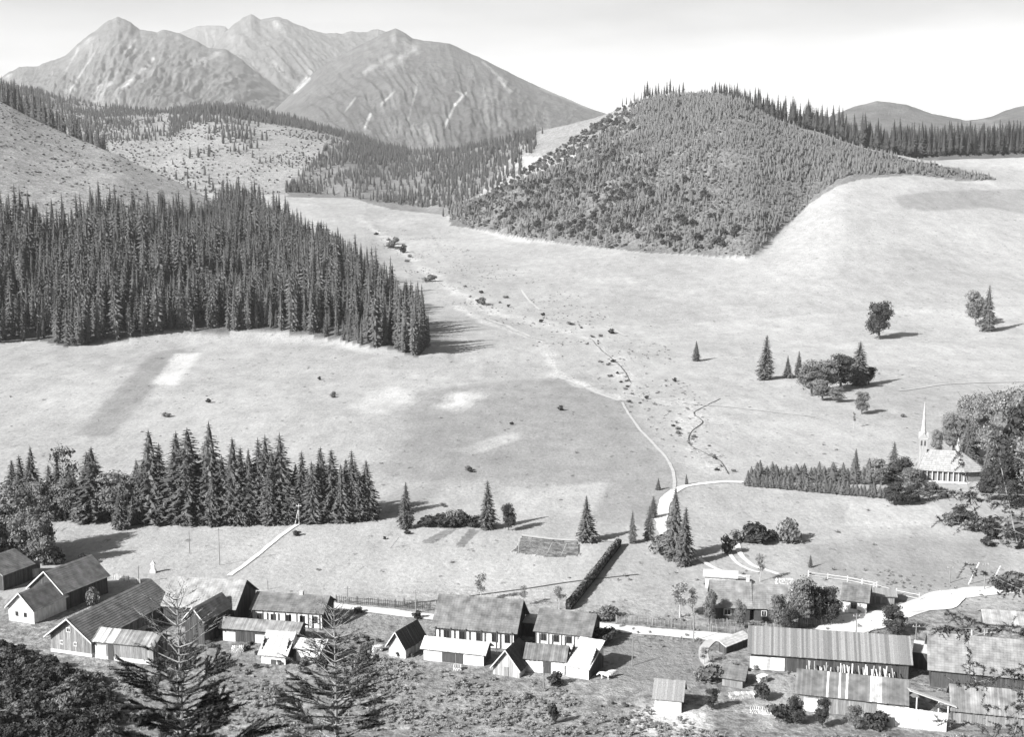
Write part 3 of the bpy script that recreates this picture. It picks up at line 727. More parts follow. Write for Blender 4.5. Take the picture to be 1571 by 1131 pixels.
# clear-felled hill behind: wood along its crest, dark wood in the saddle, scrub below
FARR = lambda px: np.interp(px, [q[0] for q in HILL_FAR_RIDGE], [q[2] for q in HILL_FAR_RIDGE])
def d_far(A, B, px, py):
    top = np.interp(px, [q[0] for q in HILL_FAR_RIDGE], [q[1] for q in HILL_FAR_RIDGE])
    depth = np.interp(px, [-200, 0, 60, 130, 200, 260, 300, 330, 380, 420, 470, 520, 600, 780], [60, 60, 60, 62, 52, 46, 10, 9, 12, 12, 10, 9, 16, 10])
    crest = (py - top < depth) | (B > FARR(px) - 30)
    mid = inpoly(px, py, [(190, 165), (290, 160), (330, 185), (400, 195), (380, 215), (300, 205), (230, 200)])
    dark = inpoly(px, py, [(430, 300), (455, 272), (480, 250), (500, 228), (545, 220), (600, 220), (800, 200), (800, 340), (700, 332), (600, 322), (540, 303), (440, 305)])
    n = fbm(A / 60, B / 60, 3)
    return np.where(dark, np.clip(.62 + 2.2 * n, .25, 1), np.where(crest, np.where(px < 260, .4 + 2 * n, .8 + n), np.where(mid, .35 + 2 * n, np.clip(.02 + n * .5, 0, .25))))
A, B, Z, px, py = scatter(None, 1200, 2500, 6.2, u0=-.62, u1=.02, test=lambda A, B, px, py: (B > np.interp(px, [q[0] for q in HILL_FAR_BASE], [q[2] for q in HILL_FAR_BASE])) , dens=d_far)
s_ = rng.uniform(.45, .95, A.size) * np.interp(px, [0, 260, 330, 420, 480], [.6, .6, .9, .8, .62])
wood('distant_forest', np.stack([A, B, Z], -1), np.stack([s_ * 1.6, s_ * 1.6, s_], -1), C_FAR, 5, 'distant spruce wood over the clear-felled hill and the saddle')
A, B, Z, px, py = scatter(None, 1380, 2200, 7.0, u0=-.6, u1=-.1, dens=lambda A, B, px, py: np.clip(.35 + 2.2 * fbm(A / 40, B / 40, 4), 0, 1))
s_ = rng.uniform(.5, 1.6, A.size)
wood('hill_scrub', np.stack([A, B, Z], -1), np.stack([s_, s_, s_ * .8], -1), C_BUSH, 3, 'pale scrub on the clear-felled hill')

# right hill: young plantation, thicket, scrub on the pale shoulder
rb = lambda px: np.interp(px, [q[0] for q in HILL_RIGHT_BASE], [q[2] for q in HILL_RIGHT_BASE])
rr_ = lambda px: np.interp(px, [q[0] for q in HILL_RIGHT_RIDGE], [q[2] for q in HILL_RIGHT_RIDGE])
HR = [(690, 345), (725, 350), (800, 364), (900, 377), (1000, 387), (1100, 393), (1150, 393), (1183, 368), (1203, 347), (1240, 313), (1280, 286), (1320, 273), (1400, 268), (1500, 277), (1530, 275), (1480, 262), (1400, 247), (1320, 228), (1260, 210), (1200, 190), (1150, 160), (1100, 145),
      (1050, 138), (1000, 140), (955, 165), (930, 205), (880, 245), (800, 275), (740, 300), (690, 320)]
def d_right(A, B, px, py):
    n = fbm(A / 35, B / 35, 4)
    thick = inpoly(px, py, [(960, 150), (1100, 130), (1571, 240), (1571, 280), (1300, 290), (1180, 400), (1050, 400), (960, 330), (950, 260), (1000, 240)])
    shoulder = (px > 770) & (px < 965) & (py < 238 - (px - 800) * .22)
    return np.where(shoulder, .10 + n, np.where(thick, .95 + 1.0 * n, .75 + 2.2 * n))
A, B, Z, px, py = scatter(HR, 730, 1500, 2.9, u0=-.06, u1=.45, test=lambda A, B, px, py: (B > rb(px) - 4 + 34 * fbm(A / 18, B / 18, 3)) & (B < rr_(px) + 40), dens=d_right)
s_ = rng.uniform(.35, .95, A.size) * np.interp(B, [750, 1300], [.9, 1.25]) * (1 + 1.3 * fbm(A / 28, B / 28, 3))
wood('young_plantation', np.stack([A, B, Z - .15], -1), np.stack([s_ * 1.7, s_ * 1.7, s_ * 1.15], -1), C_HILL, 6, 'young spruce plantation covering the rounded right hill')
A, B, Z, px, py = scatter([(700, 330), (960, 160), (1010, 250), (1000, 300), (1100, 340), (1100, 385), (900, 368), (800, 357), (725, 342)], 730, 1500, 5.0, u0=-.06, u1=.25, dens=lambda A, B, px, py: np.clip(.5 + 2.0 * fbm(A / 30, B / 30, 4), 0, 1))
s_ = rng.uniform(1.0, 2.4, A.size)
wood('hill_scrub', np.stack([A, B, Z], -1), np.stack([s_, s_, s_], -1), C_BUSH, 3, 'rough scrub on the left shoulder of the rounded right hill')
A, B, Z, px, py = scatter([(700, 335), (760, 290), (900, 235), (960, 225), (1080, 270), (1120, 330), (1150, 385), (1000, 380), (900, 368), (800, 356)], 730, 1400, 7.0, u0=-.06, u1=.25, dens=lambda A, B, px, py: np.clip(.1 + 2.2 * fbm(A / 22 + 5, B / 22, 4), 0, 1))
s_ = rng.uniform(1.4, 3.0, A.size)
wood('hill_scrub', np.stack([A, B, Z], -1), np.stack([s_, s_, s_ * 1.1], -1), src_collection('dark_thicket', BUSH_D), 2, 'dark thickets in the lower middle of the rounded right hill')
# darker individual trees standing out of the thicket
for (x, y, h) in [(680, 332, 9), (880, 238, 14), (893, 235, 12), (908, 228, 10), (832, 205, 9), (940, 290, 8), (868, 262, 9), (815, 235, 11)]:
    p = G(x, y); plant('spruce_tree', p, h, SPRUCE_FAR[1], 20, TRUNK_20, wide=1.6, cat='tree', group='spruces of the right hill',
                       label={680: 'lone dark spruce at the head of the pale valley, under the saddle'}.get(x, 'dark spruce standing out of the scrub on the pale shoulder of the right hill'))

# tall forest behind the right-hand crest, and the sparse row on the summit
A, B, Z, px, py = scatter(None, 985, 1500, 4.4, u0=.155, u1=.62, test=lambda A, B, px, py: (B > rr_(np.clip(px, 0, 1571)) + 4) & (B < rr_(np.clip(px, 0, 1571)) + 60) & (px > 1092))
s_ = rng.uniform(.8, 1.3, A.size) * np.interp(px, [1092, 1160, 1250, 1300, 1571], [.5, .8, 1.0, 1.0, 1.0])
wood('ridge_forest', np.stack([A, B, Z], -1), np.stack([s_ * 1.75, s_ * 1.75, s_], -1), C_BARE, 3, 'tall dark spruce forest behind the right-hand crest')
for i, x in enumerate([955, 961, 967, 973, 979, 984, 989, 993, 997, 1001, 1006, 1010, 1015, 1019, 1023, 1028, 1033, 1037, 1042, 1048]):
    Y_ = float(rr_(x)) + rnd.uniform(-5, 25); X_ = us(x, 146)[0] * Y_
    plant('spruce_tree', (X_, Y_, hz(X_, Y_)), rnd.uniform(14, 19) * (.85 if x < 985 else 1.15), SPRUCE_BARE[i % 3], 24, TRUNK_24, wide=2.0 if x > 985 else 1.3, cat='tree', group='spruces on the hilltop',
          label='thin bare-stemmed spruce in the gappy row on the rounded hilltop' if x < 985 else 'slender spruce in the close row crowning the rounded hilltop')
# ------------------------------------------------------------------ roads, tracks, stream: draped strips
M_ROAD = mat('pale_gravel', 0.56, rough=1.0, noise=0.22, nscale=0.6, spec=0.05)
M_TRACK = mat('worn_track', 0.385, rough=1.0, noise=0.15, nscale=0.5, spec=0.05)
M_WATER = mat('stream_water', 0.05, rough=0.3, noise=0.4, nscale=0.8)
def draped(name, pts, w, m, label, lift=0.05, wj=0.15, close=False):
    W = [G(*p) for p in pts]
    # resample smoothly
    P = []
    for i in range(len(W) - 1):
        p0, p1, p2, p3 = W[max(i - 1, 0)], W[i], W[i + 1], W[min(i + 2, len(W) - 1)]
        n = max(2, int((p2 - p1).length / 1.2))
        for k in range(n):
            t = k / n
            P.append(0.5 * ((2 * p1) + (-p0 + p2) * t + (2 * p0 - 5 * p1 + 4 * p2 - p3) * t * t + (-p0 + 3 * p1 - 3 * p2 + p3) * t ** 3))
    P.append(W[-1])
    mb = MB(); vs = []; fs = []
    K = 5
    for i, p in enumerate(P):
        d = (P[min(i + 1, len(P) - 1)] - P[max(i - 1, 0)]); d.z = 0; d.normalize(); nrm = Vector((-d.y, d.x, 0))
        wl = (w if not isinstance(w, (list, tuple)) else float(np.interp(i / len(P), np.linspace(0, 1, len(w)), w)))
        a = wl * .5 * (1 + wj * 3 * float(vnoise(p.x / 3, p.y / 3))); b = wl * .5 * (1 + wj * 3 * float(vnoise(p.x / 3 + 50, p.y / 3)))
        for k in range(K):
            q = p + nrm * (a - (a + b) * k / (K - 1)); vs.append((q.x, q.y, hz(q.x, q.y) + lift + p.y * .00025))
    for i in range(len(P) - 1):
        for k in range(K - 1): fs.append((i * K + k, (i + 1) * K + k, (i + 1) * K + k + 1, i * K + k + 1))
    mb.add(vs, fs)
    return mb.build(name, m, kind='structure', label=label)
draped('road', [(470, 924), (515, 931), (570, 937), (640, 945), (700, 951), (780, 954), (850, 955), (900, 960), (960, 966), (1040, 973), (1100, 979), (1160, 985), (1230, 985), (1290, 968), (1350, 950), (1410, 931),
    (1450, 917), (1500, 908), (1571, 905), (1680, 904), (1900, 906)], [2.4, 2.4, 2.6, 2.8, 3.2, 4.6, 4.4, 3.4, 3.6, 4], M_ROAD, 'pale village road running behind the houses')
draped('yard', [(1250, 985), (1290, 968), (1330, 955), (1365, 944)], [3, 7, 7, 2], M_ROAD, 'pale worn yard beside the road', lift=.1)
draped('yard', [(1395, 939), (1425, 930), (1450, 922), (1475, 914)], [1, 5, 5, .5], M_ROAD, 'pale widening of the road at the bend', lift=.1)
draped('path', [(352, 884), (375, 868), (400, 848), (430, 823), (458, 804)], 0.85, M_ROAD, 'straight white footpath climbing to the spruce grove', wj=.22)
draped('path', [(1092, 982), (1080, 995), (1079, 1010), (1088, 1022), (1106, 1032)], 1.3, M_TRACK, 'curving pale track into the yard')
draped('path', [(1112, 826), (1117, 845), (1130, 864), (1150, 875), (1165, 879)], 0.7, M_ROAD, 'pale curved kerb line of the garden path')
draped('path', [(1130, 832), (1137, 852), (1155, 868), (1180, 877), (1200, 884)], 0.9, M_ROAD, 'second pale curved garden path')
draped('path', [(1070, 856), (1088, 868), (1110, 878), (1145, 886)], 0.9, M_ROAD, 'pale path behind the tree-shaded house')
draped('path', [(1033, 756), (1050, 747), (1085, 742), (1112, 740), (1142, 741)], 1.7, M_ROAD, 'pale lane leading to the churchyard hedge')
draped('path', [(955, 618), (965, 636), (982, 660), (1003, 682), (1022, 703), (1033, 726), (1035, 752)], .75, M_TRACK, 'faint cart track along the dark field')
draped('path', [(1035, 752), (1020, 772), (1014, 800), (1018, 822)], [1.5, 2.8, 2.2, 1], M_ROAD, 'pale gravel beside the tall spruces')
draped('path', [(738, 486), (770, 498), (800, 511), (835, 523)], [.8, 2.2, 1.8, .8], M_TRACK, 'pale worn track in the valley')
draped('path', [(858, 580), (885, 590), (915, 603), (950, 616)], 1.3, M_TRACK, 'pale track crossing the valley meadow')
draped('path', [(800, 445), (812, 462), (828, 476)], 1.2, M_TRACK, 'short pale scar on the meadow')
draped('path', [(925, 500), (945, 508), (962, 516)], 1.2, M_TRACK, 'short pale scar beside the stream')
draped('path', [(800, 822), (850, 828), (900, 830), (945, 830)], 1.0, M_TRACK, 'pale headland path at the foot of the upper field')
draped('path', [(620, 928), (700, 918), (800, 905), (880, 893), (980, 882)], 0.35, M_WATER, 'thin field ditch above the houses', lift=.02)
draped('stream', [(1105, 612), (1085, 622), (1065, 634), (1078, 648), (1060, 664), (1058, 682), (1078, 694), (1105, 708), (1118, 728)], 0.26, M_WATER, 'small dark stream winding down the valley', wj=.33, lift=.03)
draped('stream', [(905, 520), (925, 540), (945, 556), (958, 570), (968, 588)], 0.3, M_WATER, 'upper reach of the small stream', wj=.33, lift=.03)
draped('path', [(1060, 620), (1120, 625), (1180, 632), (1250, 640)], 0.8, M_TRACK, 'terrace edge on the right meadow')
draped('path', [(1380, 600), (1450, 590), (1571, 586)], 1.2, M_TRACK, 'terrace edge above the church', lift=.06)

# ------------------------------------------------------------------ buildings
M_PLASTER = mat('white_plaster', 0.56, noise=0.28, nscale=1.6, stretch=(1.5, 1.5, .5))
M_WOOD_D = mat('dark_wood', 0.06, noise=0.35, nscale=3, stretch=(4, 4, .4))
M_WOOD = mat('weathered_wood', 0.20, noise=0.35, nscale=3, stretch=(4, 4, .4))
M_WOOD_L = mat('pale_wood', 0.50, noise=0.25, nscale=3, stretch=(4, 4, .4))
M_SHINGLE = mat('dark_shingles', 0.14, noise=0.5, nscale=.9, bump=.3)
M_SHINGLE_G = mat('grey_shingles', 0.20, noise=0.45, nscale=.9, bump=.3)
M_ROOF_L = mat('pale_roofing', 0.47, noise=0.25, nscale=1.5)
M_TRIM = mat('pale_trim', 0.5, noise=0.1, nscale=3)
M_STONE = mat('foundation_stone', 0.5, noise=0.3, nscale=3, bump=.5)
M_GLASS = mat('window_glass', 0.02, rough=0.15, noise=0.1, spec=0.5)
M_PIPE = mat('chimney_brick', 0.4, noise=0.3, nscale=5)

def boards(mb, org, du, dv, n, width, height_fn, thick, q, tone=(0.75, 1.25), gap=0.02, v0fn=None):
    """row of n boards along du, each running along dv, each its own box with its own tone"""
    nn = du.cross(dv).normalized()
    for i in range(n):
        u0, u1 = i * width, (i + 1) * width - gap
        h_ = height_fn((u0 + u1) / 2); v0 = v0fn((u0 + u1) / 2) if v0fn else 0.0
        if h_ - v0 < .05: continue
        h_ += q.uniform(-.03, .03); t0 = thick * q.uniform(.6, 1.2)
        a = org + du * u0 + dv * v0; b = org + du * u1 + dv * v0; c = org + du * u1 + dv * h_; d = org + du * u0 + dv * h_
        o = nn * t0
        mb.add([a, b, c, d, a + o, b + o, c + o, d + o], [(4, 5, 6, 7), (0, 1, 5, 4), (1, 2, 6, 5), (2, 3, 7, 6), (3, 0, 4, 7)], q.uniform(*tone))

def building(name, p0, p1, depth, wall_h, roof_h, ridge='x', walls=M_WOOD, roof=M_SHINGLE, over=0.4, label='', cat='house', group=None,
             windows=(), doors=(), chimney=None, clad=True, verge=None, mono=False, base=0.0, low=None, seed=1, patch_=(), roof_tone=(0.8, 1.2), posts=0, shingles=True, bw=0.28, gable_walls=None, wall_tone=(0.7, 1.3), gable_shade=True):
    q = random.Random(seed * 7 + int(p0[0]))
    A, B = G(*p0), G(*p1)
    d = Vector((B.x - A.x, B.y - A.y, 0)); L_ = d.length; rz = math.atan2(d.y, d.x)
    nx, ny = -math.sin(rz), math.cos(rz)
    zc = [hz(A.x, A.y), hz(B.x, B.y), hz(A.x + nx * depth, A.y + ny * depth), hz(B.x + nx * depth, B.y + ny * depth)]
    z0 = (A.z + B.z) / 2
    root = empty(name, (A.x, A.y, z0), rz); tag(root, label, cat, group)
    W, D = L_, depth
    sink = z0 - min(zc) + 0.3
    V = Vector
    top = wall_h
    # walls: a solid shell with the gable triangles (butting under the roof)
    mb = MB()
    if mono:
        prof = [(0, -sink), (0, top), (D, top + roof_h), (D, -sink)]
        vs = [(0, y, z) for y, z in prof] + [(W, y, z) for y, z in prof]
        mb.add(vs, [(0, 1, 2, 3), (7, 6, 5, 4), (0, 4, 5, 1), (1, 5, 6, 2), (2, 6, 7, 3), (0, 3, 7, 4)])
    elif ridge == 'x':
        prof = [(0, -sink), (0, top), (D / 2, top + roof_h), (D, top), (D, -sink)]
        vs = [(0, y, z) for y, z in prof] + [(W, y, z) for y, z in prof]
        mb.add(vs, [(0, 1, 2, 3, 4), (9, 8, 7, 6, 5), (0, 5, 6, 1), (1, 6, 7, 2), (2, 7, 8, 3), (3, 8, 9, 4), (0, 4, 9, 5)])
    else:
        prof = [(0, -sink), (0, top), (W / 2, top + roof_h), (W, top), (W, -sink)]
        vs = [(x, 0, z) for x, z in prof] + [(x, D, z) for x, z in prof]
        mb.add(vs, [(4, 3, 2, 1, 0), (5, 6, 7, 8, 9), (1, 6, 5, 0), (2, 7, 6, 1), (3, 8, 7, 2), (4, 9, 8, 3), (5, 9, 4, 0)])
    wall = mb.build('wall', walls, root)
    if base > 0:
        mb = MB(); e = .06
        mb.box(-e, W + e, -e, D + e, -sink - .02, base); mb.build('foundation', M_STONE, root)
    # vertical cladding boards
    if clad:
        mb = MB()
        bs = base + .01 if base else -.25
        fh = (lambda s: top) if (mono or ridge == 'x') else (lambda s: top + roof_h * (1 - abs(s / W * 2 - 1)) - .03)
        sh_ = (lambda s: top + roof_h * s / D) if mono else ((lambda s: top + roof_h * (1 - abs(s / D * 2 - 1)) - .03) if ridge == 'x' else (lambda s: top))
        n = max(3, int(W / bw)); m_ = max(3, int(D / bw))
        v0f = lambda s: bs
        boards(mb, V((0, -.002, 0)), V((1, 0, 0)), V((0, 0, 1)), n, W / n, fh, .035, q, wall_tone, v0fn=v0f)
        boards(mb, V((W + .002, 0, 0)), V((0, 1, 0)), V((0, 0, 1)), m_, D / m_, sh_, .035, q, wall_tone, v0fn=v0f)
        boards(mb, V((-.002, D, 0)), V((0, -1, 0)), V((0, 0, 1)), m_, D / m_, lambda s: sh_(D - s), .035, q, wall_tone, v0fn=v0f)
        mb.build('wall_boards', gable_walls or walls, wall, kind='stuff')
    if gable_shade and ridge == 'x':  # dark boards over the side gables, their shade put into the colour
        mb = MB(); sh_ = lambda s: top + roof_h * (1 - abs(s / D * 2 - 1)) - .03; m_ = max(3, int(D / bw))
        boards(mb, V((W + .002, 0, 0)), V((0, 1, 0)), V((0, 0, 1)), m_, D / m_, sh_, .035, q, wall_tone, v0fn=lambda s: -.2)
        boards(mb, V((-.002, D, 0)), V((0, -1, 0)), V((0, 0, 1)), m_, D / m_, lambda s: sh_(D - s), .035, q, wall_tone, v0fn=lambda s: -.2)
        mb.build('gable_shade_boards', M_WOOD_D, wall, kind='stuff')
    # roof: two (or one) slabs and on them boards or shingle courses
    ms, mbd = MB(), MB()
    def slope(o_, du, dv, w_, l_):
        """slope plane from its lower left corner, du along the eave, dv up the slope"""
        a, b, c, d_ = o_, o_ + du * w_, o_ + du * w_ + dv * l_, o_ + dv * l_
        ms.slab(a, b, c, d_, .10)
        nn = du.cross(dv).normalized()
        if shingles:
            k = max(4, int(l_ / .34)); nb = max(4, int(w_ / .40))
            for r_ in range(k):
                for c_ in range(nb):
                    u0 = c_ * w_ / nb; v0 = r_ * l_ / k
                    off = q.uniform(-.02, .03)
                    aa = o_ + du * (u0 + .01) + dv * (v0 + off - .03) + nn * .045; bb = aa + du * (w_ / nb - .02)
                    cc = o_ + du * (u0 + w_ / nb - .01) + dv * (v0 + l_ / k) + nn * .012; dd = cc - du * (w_ / nb - .02)
                    tn = (roof_tone[0] + roof_tone[1]) / 2 * q.uniform(.93, 1.07)
                    mbd.add([aa, bb, cc, dd, aa - nn * .035, bb - nn * .035], [(0, 1, 2, 3), (4, 5, 1, 0)], tn)
        else:
            n_ = max(4, int(w_ / .27)); bwid = w_ / n_
            for i in range(n_):
                tn = q.uniform(*roof_tone)
                for (s0, s1, pt) in patch_:
                    if s0 <= (i + .5) / n_ <= s1: tn = pt * q.uniform(.9, 1.1)
                off0, off1 = q.uniform(-.08, .06), q.uniform(-.02, .02)
                aa = o_ + du * (i * bwid + .008) + dv * off0; bb = aa + du * (bwid - .016); cc = bb + dv * (l_ - off0 + off1); dd = aa + dv * (l_ - off0 + off1)
                th = nn * q.uniform(.025, .06)
                mbd.add([aa, bb, cc, dd, aa + th, bb + th, cc + th, dd + th], [(4, 5, 6, 7), (0, 1, 5, 4), (1, 2, 6, 5), (3, 0, 4, 7)], tn)
    up = .112
    if mono:
        l_ = math.hypot(D, roof_h); dv = V((0, D / l_, roof_h / l_))
        slope(V((-over, 0, top + up)) - dv * over, V((1, 0, 0)), dv, W + 2 * over, l_ + over * 1.6)
    elif ridge == 'x':
        l_ = math.hypot(D / 2, roof_h); dv = V((0, D / 2 / l_, roof_h / l_)); dw = V((0, -D / 2 / l_, roof_h / l_))
        slope(V((-over, 0, top + up)) - dv * over, V((1, 0, 0)), dv, W + 2 * over, l_ + over)
        slope(V((W + over, D, top + up)) - dw * over, V((-1, 0, 0)), dw, W + 2 * over, l_ + over)
    else:
        l_ = math.hypot(W / 2, roof_h); dv = V((-W / 2 / l_, 0, roof_h / l_)); dw = V((W / 2 / l_, 0, roof_h / l_))
        slope(V((W, -over, top + up)) - dv * over, V((0, 1, 0)), dv, D + 2 * over, l_ + over)
        slope(V((0, D + over, top + up)) - dw * over, V((0, -1, 0)), dw, D + 2 * over, l_ + over)
    rf = ms.build('roof', roof, root)
    mbd.build('shingles' if shingles else 'roof_boards', roof, rf, kind='stuff')
    # pale verge boards on the gables
    if verge and not mono:
        ends = [(-over - .05, 'x'), (W + over + .01, 'x')] if ridge == 'x' else [(-over - .05, 'y')]
        for e, ax in ends:
            for s in (1, -1):
                mb = MB(); half = (D if ridge == 'x' else W) / 2; l_ = math.hypot(half, roof_h); k = over / l_
                lo = (half - s * half * (1 + k * 1.0), top + up - roof_h * k); hi = (half - s * 0.005, top + up + roof_h + .02)
                def pt(h, zz, dx): return (e + dx, h, zz) if ax == 'x' else (h, e + dx, zz)
                vs = [pt(lo[0], lo[1] - .12, 0), pt(hi[0], hi[1] - .12, 0), pt(hi[0], hi[1] + .10, 0), pt(lo[0], lo[1] + .10, 0),
                      pt(lo[0], lo[1] - .12, .04), pt(hi[0], hi[1] - .12, .04), pt(hi[0], hi[1] + .10, .04), pt(lo[0], lo[1] + .10, .04)]
                mb.add(vs, [(0, 3, 2, 1), (4, 5, 6, 7), (0, 1, 5, 4), (1, 2, 6, 5), (2, 3, 7, 6), (3, 0, 4, 7)])
                mb.build('bargeboard', verge, rf)
    off = .045 if clad else .004
    def face(f, s, z, w, h, mat_, nm, parent, o0, th):
        mb = MB()
        if f == 'F': mb.box(s - w / 2, s + w / 2, -o0 - th, -o0, z, z + h)
        elif f == 'R': mb.box(W + o0, W + o0 + th, s - w / 2, s + w / 2, z, z + h)
        elif f == 'L': mb.box(-o0 - th, -o0, s - w / 2, s + w / 2, z, z + h)
        return mb.build(nm, mat_, parent)
    for (f, s, z, w, h) in windows:
        s = s * (W if f == 'F' else D)
        fr = MB(); t = .09
        def fb(s0, s1, z0_, z1_):
            if f == 'F': fr.box(s0, s1, -off - .05, -off, z0_, z1_)
            elif f == 'R': fr.box(W + off, W + off + .05, s0, s1, z0_, z1_)
            else: fr.box(-off - .05, -off, s0, s1, z0_, z1_)
        fb(s - w/2 - t, s + w/2 + t, z - t, z); fb(s - w/2 - t, s + w/2 + t, z + h, z + h + t)
        fb(s - w/2 - t, s - w/2, z, z + h); fb(s + w/2, s + w/2 + t, z, z + h); fb(s - .025, s + .025, z, z + h)
        fo_ = fr.build('window', M_TRIM if walls is not M_PLASTER else M_WOOD_D, root)
        face(f, s - w/4 - .006, z + .002, w/2 - .03, h - .004, M_GLASS, 'pane', fo_, off - .003, .012)
        face(f, s + w/4 + .006, z + .002, w/2 - .03, h - .004, M_GLASS, 'pane', fo_, off - .003, .012)
    for (f, s, w, h, dm) in doors:
        s = s * (W if f == 'F' else D); face(f, s, .02, w, h, dm, 'door', root, off, .05)
    for i in range(posts):
        x = .1 + (W - .2) * i / (posts - 1); mb = MB(); mb.box(x - .08, x + .08, -.62, -.46, -.3, top - .1); mb.build('post', M_WOOD_D, root)
    if chimney:
        cx, cy, ch = chimney; cx *= W; cy *= D; mb = MB()
        zz = top + roof_h * (1 - abs(cy / D * 2 - 1)) if ridge == 'x' else top + roof_h * (1 - abs(cx / W * 2 - 1))
        mb.box(cx - .25, cx + .25, cy - .25, cy + .25, zz - .3, zz + ch); mb.box(cx - .31, cx + .31, cy - .31, cy + .31, zz + ch, zz + ch + .1)
        mb.build('chimney', M_PIPE, rf)
    return root

# left cluster
building('barn', (-52, 898), (6, 907), 6, 2.6, 1.9, 'y', M_WOOD_D, M_SHINGLE, label='dark barn cut off by the left edge of the photo', cat='barn', verge=M_WOOD, seed=1)
building('hut', (41, 887), (60, 885), 2.4, 1.5, .7, 'x', M_PLASTER, M_SHINGLE, clad=False, label='tiny white-walled hut under the big broadleaf tree', cat='hut', seed=2, over=.25)
building('house', (14, 952), (53, 958), 6.5, 2.1, 2.1, 'y', M_PLASTER, M_SHINGLE_G, clad=False, verge=M_TRIM, label='small house with white gable wall, lower part joined to the barn behind', seed=3, windows=[('F', .33, .9, .35, .5), ('F', .66, .9, .35, .5)])
building('barn', (47, 928), (99, 937), 9.0, 2.7, 2.7, 'y', M_WOOD_D, M_SHINGLE_G, verge=M_TRIM, label='tall dark barn with grey roof and pale verge boards, behind the white-gabled house', cat='barn', seed=4)
building('long_barn', (79, 1000), (141, 1009), 17, 2.5, 2.4, 'y', M_WOOD, M_SHINGLE_G, verge=M_TRIM, base=.45, label='long plank barn with pale verge boards, running back diagonally, gable to the front', cat='barn', seed=5,
         windows=[('F', .28, 1.3, .35, .4), ('F', .62, 1.3, .35, .4), ('F', .46, 3.1, .5, .45)], over=.7)
building('lean_to', (147, 1010), (236, 1021), 3.6, 2.5, 1.0, 'x', M_WOOD, M_SHINGLE_G, base=.5, shingles=False, label='plank shed with patched board roof and dark doorway against the long barn', cat='shed', seed=6,
         doors=[('F', .27, .8, 2.1, M_WOOD_D), ('F', .1, 1.6, 1.9, M_WOOD_L)], patch_=[(.02, .12, 2.0), (.15, .2, 2.4), (.24, .36, 2.0)], roof_tone=(.7, 1.2))
building('barn', (252, 960), (360, 966), 8.5, 3.0, 2.7, 'x', M_WOOD_D, M_SHINGLE_G, label='wide barn with big pale roof behind the foreground conifer top', cat='barn', seed=7, roof_tone=(1.1, 1.5))
building('hut', (285, 986), (314, 990), 6.5, 3.4, 1.6, 'y', M_WOOD_D, M_SHINGLE_G, verge=M_TRIM, label='narrow dark hut with pale verge, in front of the wide barn', cat='hut', seed=8)
building('shed', (212, 938), (236, 934), 3.0, 1.9, .5, 'x', M_WOOD_D, M_ROOF_L, label='small shed with white roof beside the ridge of the long barn', cat='shed', mono=True, seed=9, over=.1)
building('house', (388, 958), (494, 965), 5.4, 2.3, 1.5, 'x', M_PLASTER, M_SHINGLE, clad=False, label='low white house with dark posts and chimney, left of the open road stretch', seed=10, posts=7, chimney=(.62, .5, .5),
         windows=[('F', .1, .8, .6, .8), ('F', .3, .8, .6, .8), ('F', .52, .8, .6, .8), ('F', .72, .8, .6, .8), ('F', .9, .8, .6, .8)])
building('shed', (341, 983), (456, 992), 3.0, 1.9, .8, 'x', M_WOOD_D, M_SHINGLE_G, shingles=False, label='long low shed with board roof in front of the low white house', cat='shed', seed=11, doors=[('F', .1, 1.8, 1.3, M_PLASTER), ('F', .55, 2.2, 1.2, M_WOOD_L), ('F', .85, 1.2, 1.6, M_PLASTER)])
building('shed', (401, 1018), (438, 1021), 2.6, 1.3, 1.9, 'x', M_PLASTER, M_WOOD_L, shingles=False, mono=True, label='small shed with steep pale board roof facing the hillside', cat='shed', seed=12, clad=False, doors=[('F', .5, .7, .6, M_WOOD_D)], roof_tone=(.6, 1.1))
building('shed', (455, 1015), (494, 1018), 2.8, 1.9, .7, 'x', M_PLASTER, M_ROOF_L, clad=False, label='squat all-white shed behind the second foreground conifer top', cat='shed', seed=13)
building('hut', (597, 1006), (622, 1011), 4.6, 1.6, 1.8, 'y', M_WOOD_L, M_WOOD_D, verge=M_TRIM, shingles=False, label='tiny plank hut with pale gable and steep dark roof, alone left of the big house', cat='hut', seed=14, over=.5)
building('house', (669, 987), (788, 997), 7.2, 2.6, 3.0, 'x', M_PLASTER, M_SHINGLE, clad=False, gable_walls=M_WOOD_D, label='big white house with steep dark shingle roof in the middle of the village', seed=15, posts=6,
         windows=[('F', .14, .9, .7, 1.0), ('F', .34, .9, .7, 1.0), ('F', .56, .9, .7, 1.0), ('F', .76, .9, .7, 1.0), ('F', .92, .9, .6, 1.0)], over=.6)
building('shed', (650, 1013), (742, 1023), 3.0, 1.7, .9, 'x', M_PLASTER, M_ROOF_L, clad=False, shingles=False, label='white-roofed long shed in front of the big white house', cat='shed', seed=16, doors=[('F', .42, 1.8, 1.4, M_WOOD_D), ('F', .6, 1.0, 1.4, M_WOOD_D)], roof_tone=(.85, 1.1))
building('hut', (757, 1035), (797, 1041), 4.2, 1.2, 2.2, 'y', M_WOOD_L, M_WOOD_D, verge=M_TRIM, shingles=False, label='small plank hut, gable to the front, at the right foot of the big white house', cat='hut', seed=17, doors=[('F', .5, .6, 1.2, M_WOOD)], over=.45, wall_tone=(.5, .9))
building('shed', (803, 976), (826, 978), 2.4, 1.9, .4, 'x', M_WOOD_D, M_ROOF_L, mono=True, label='white-roofed lean-to squeezed between the big house and its right neighbour', cat='shed', seed=18, over=.1)
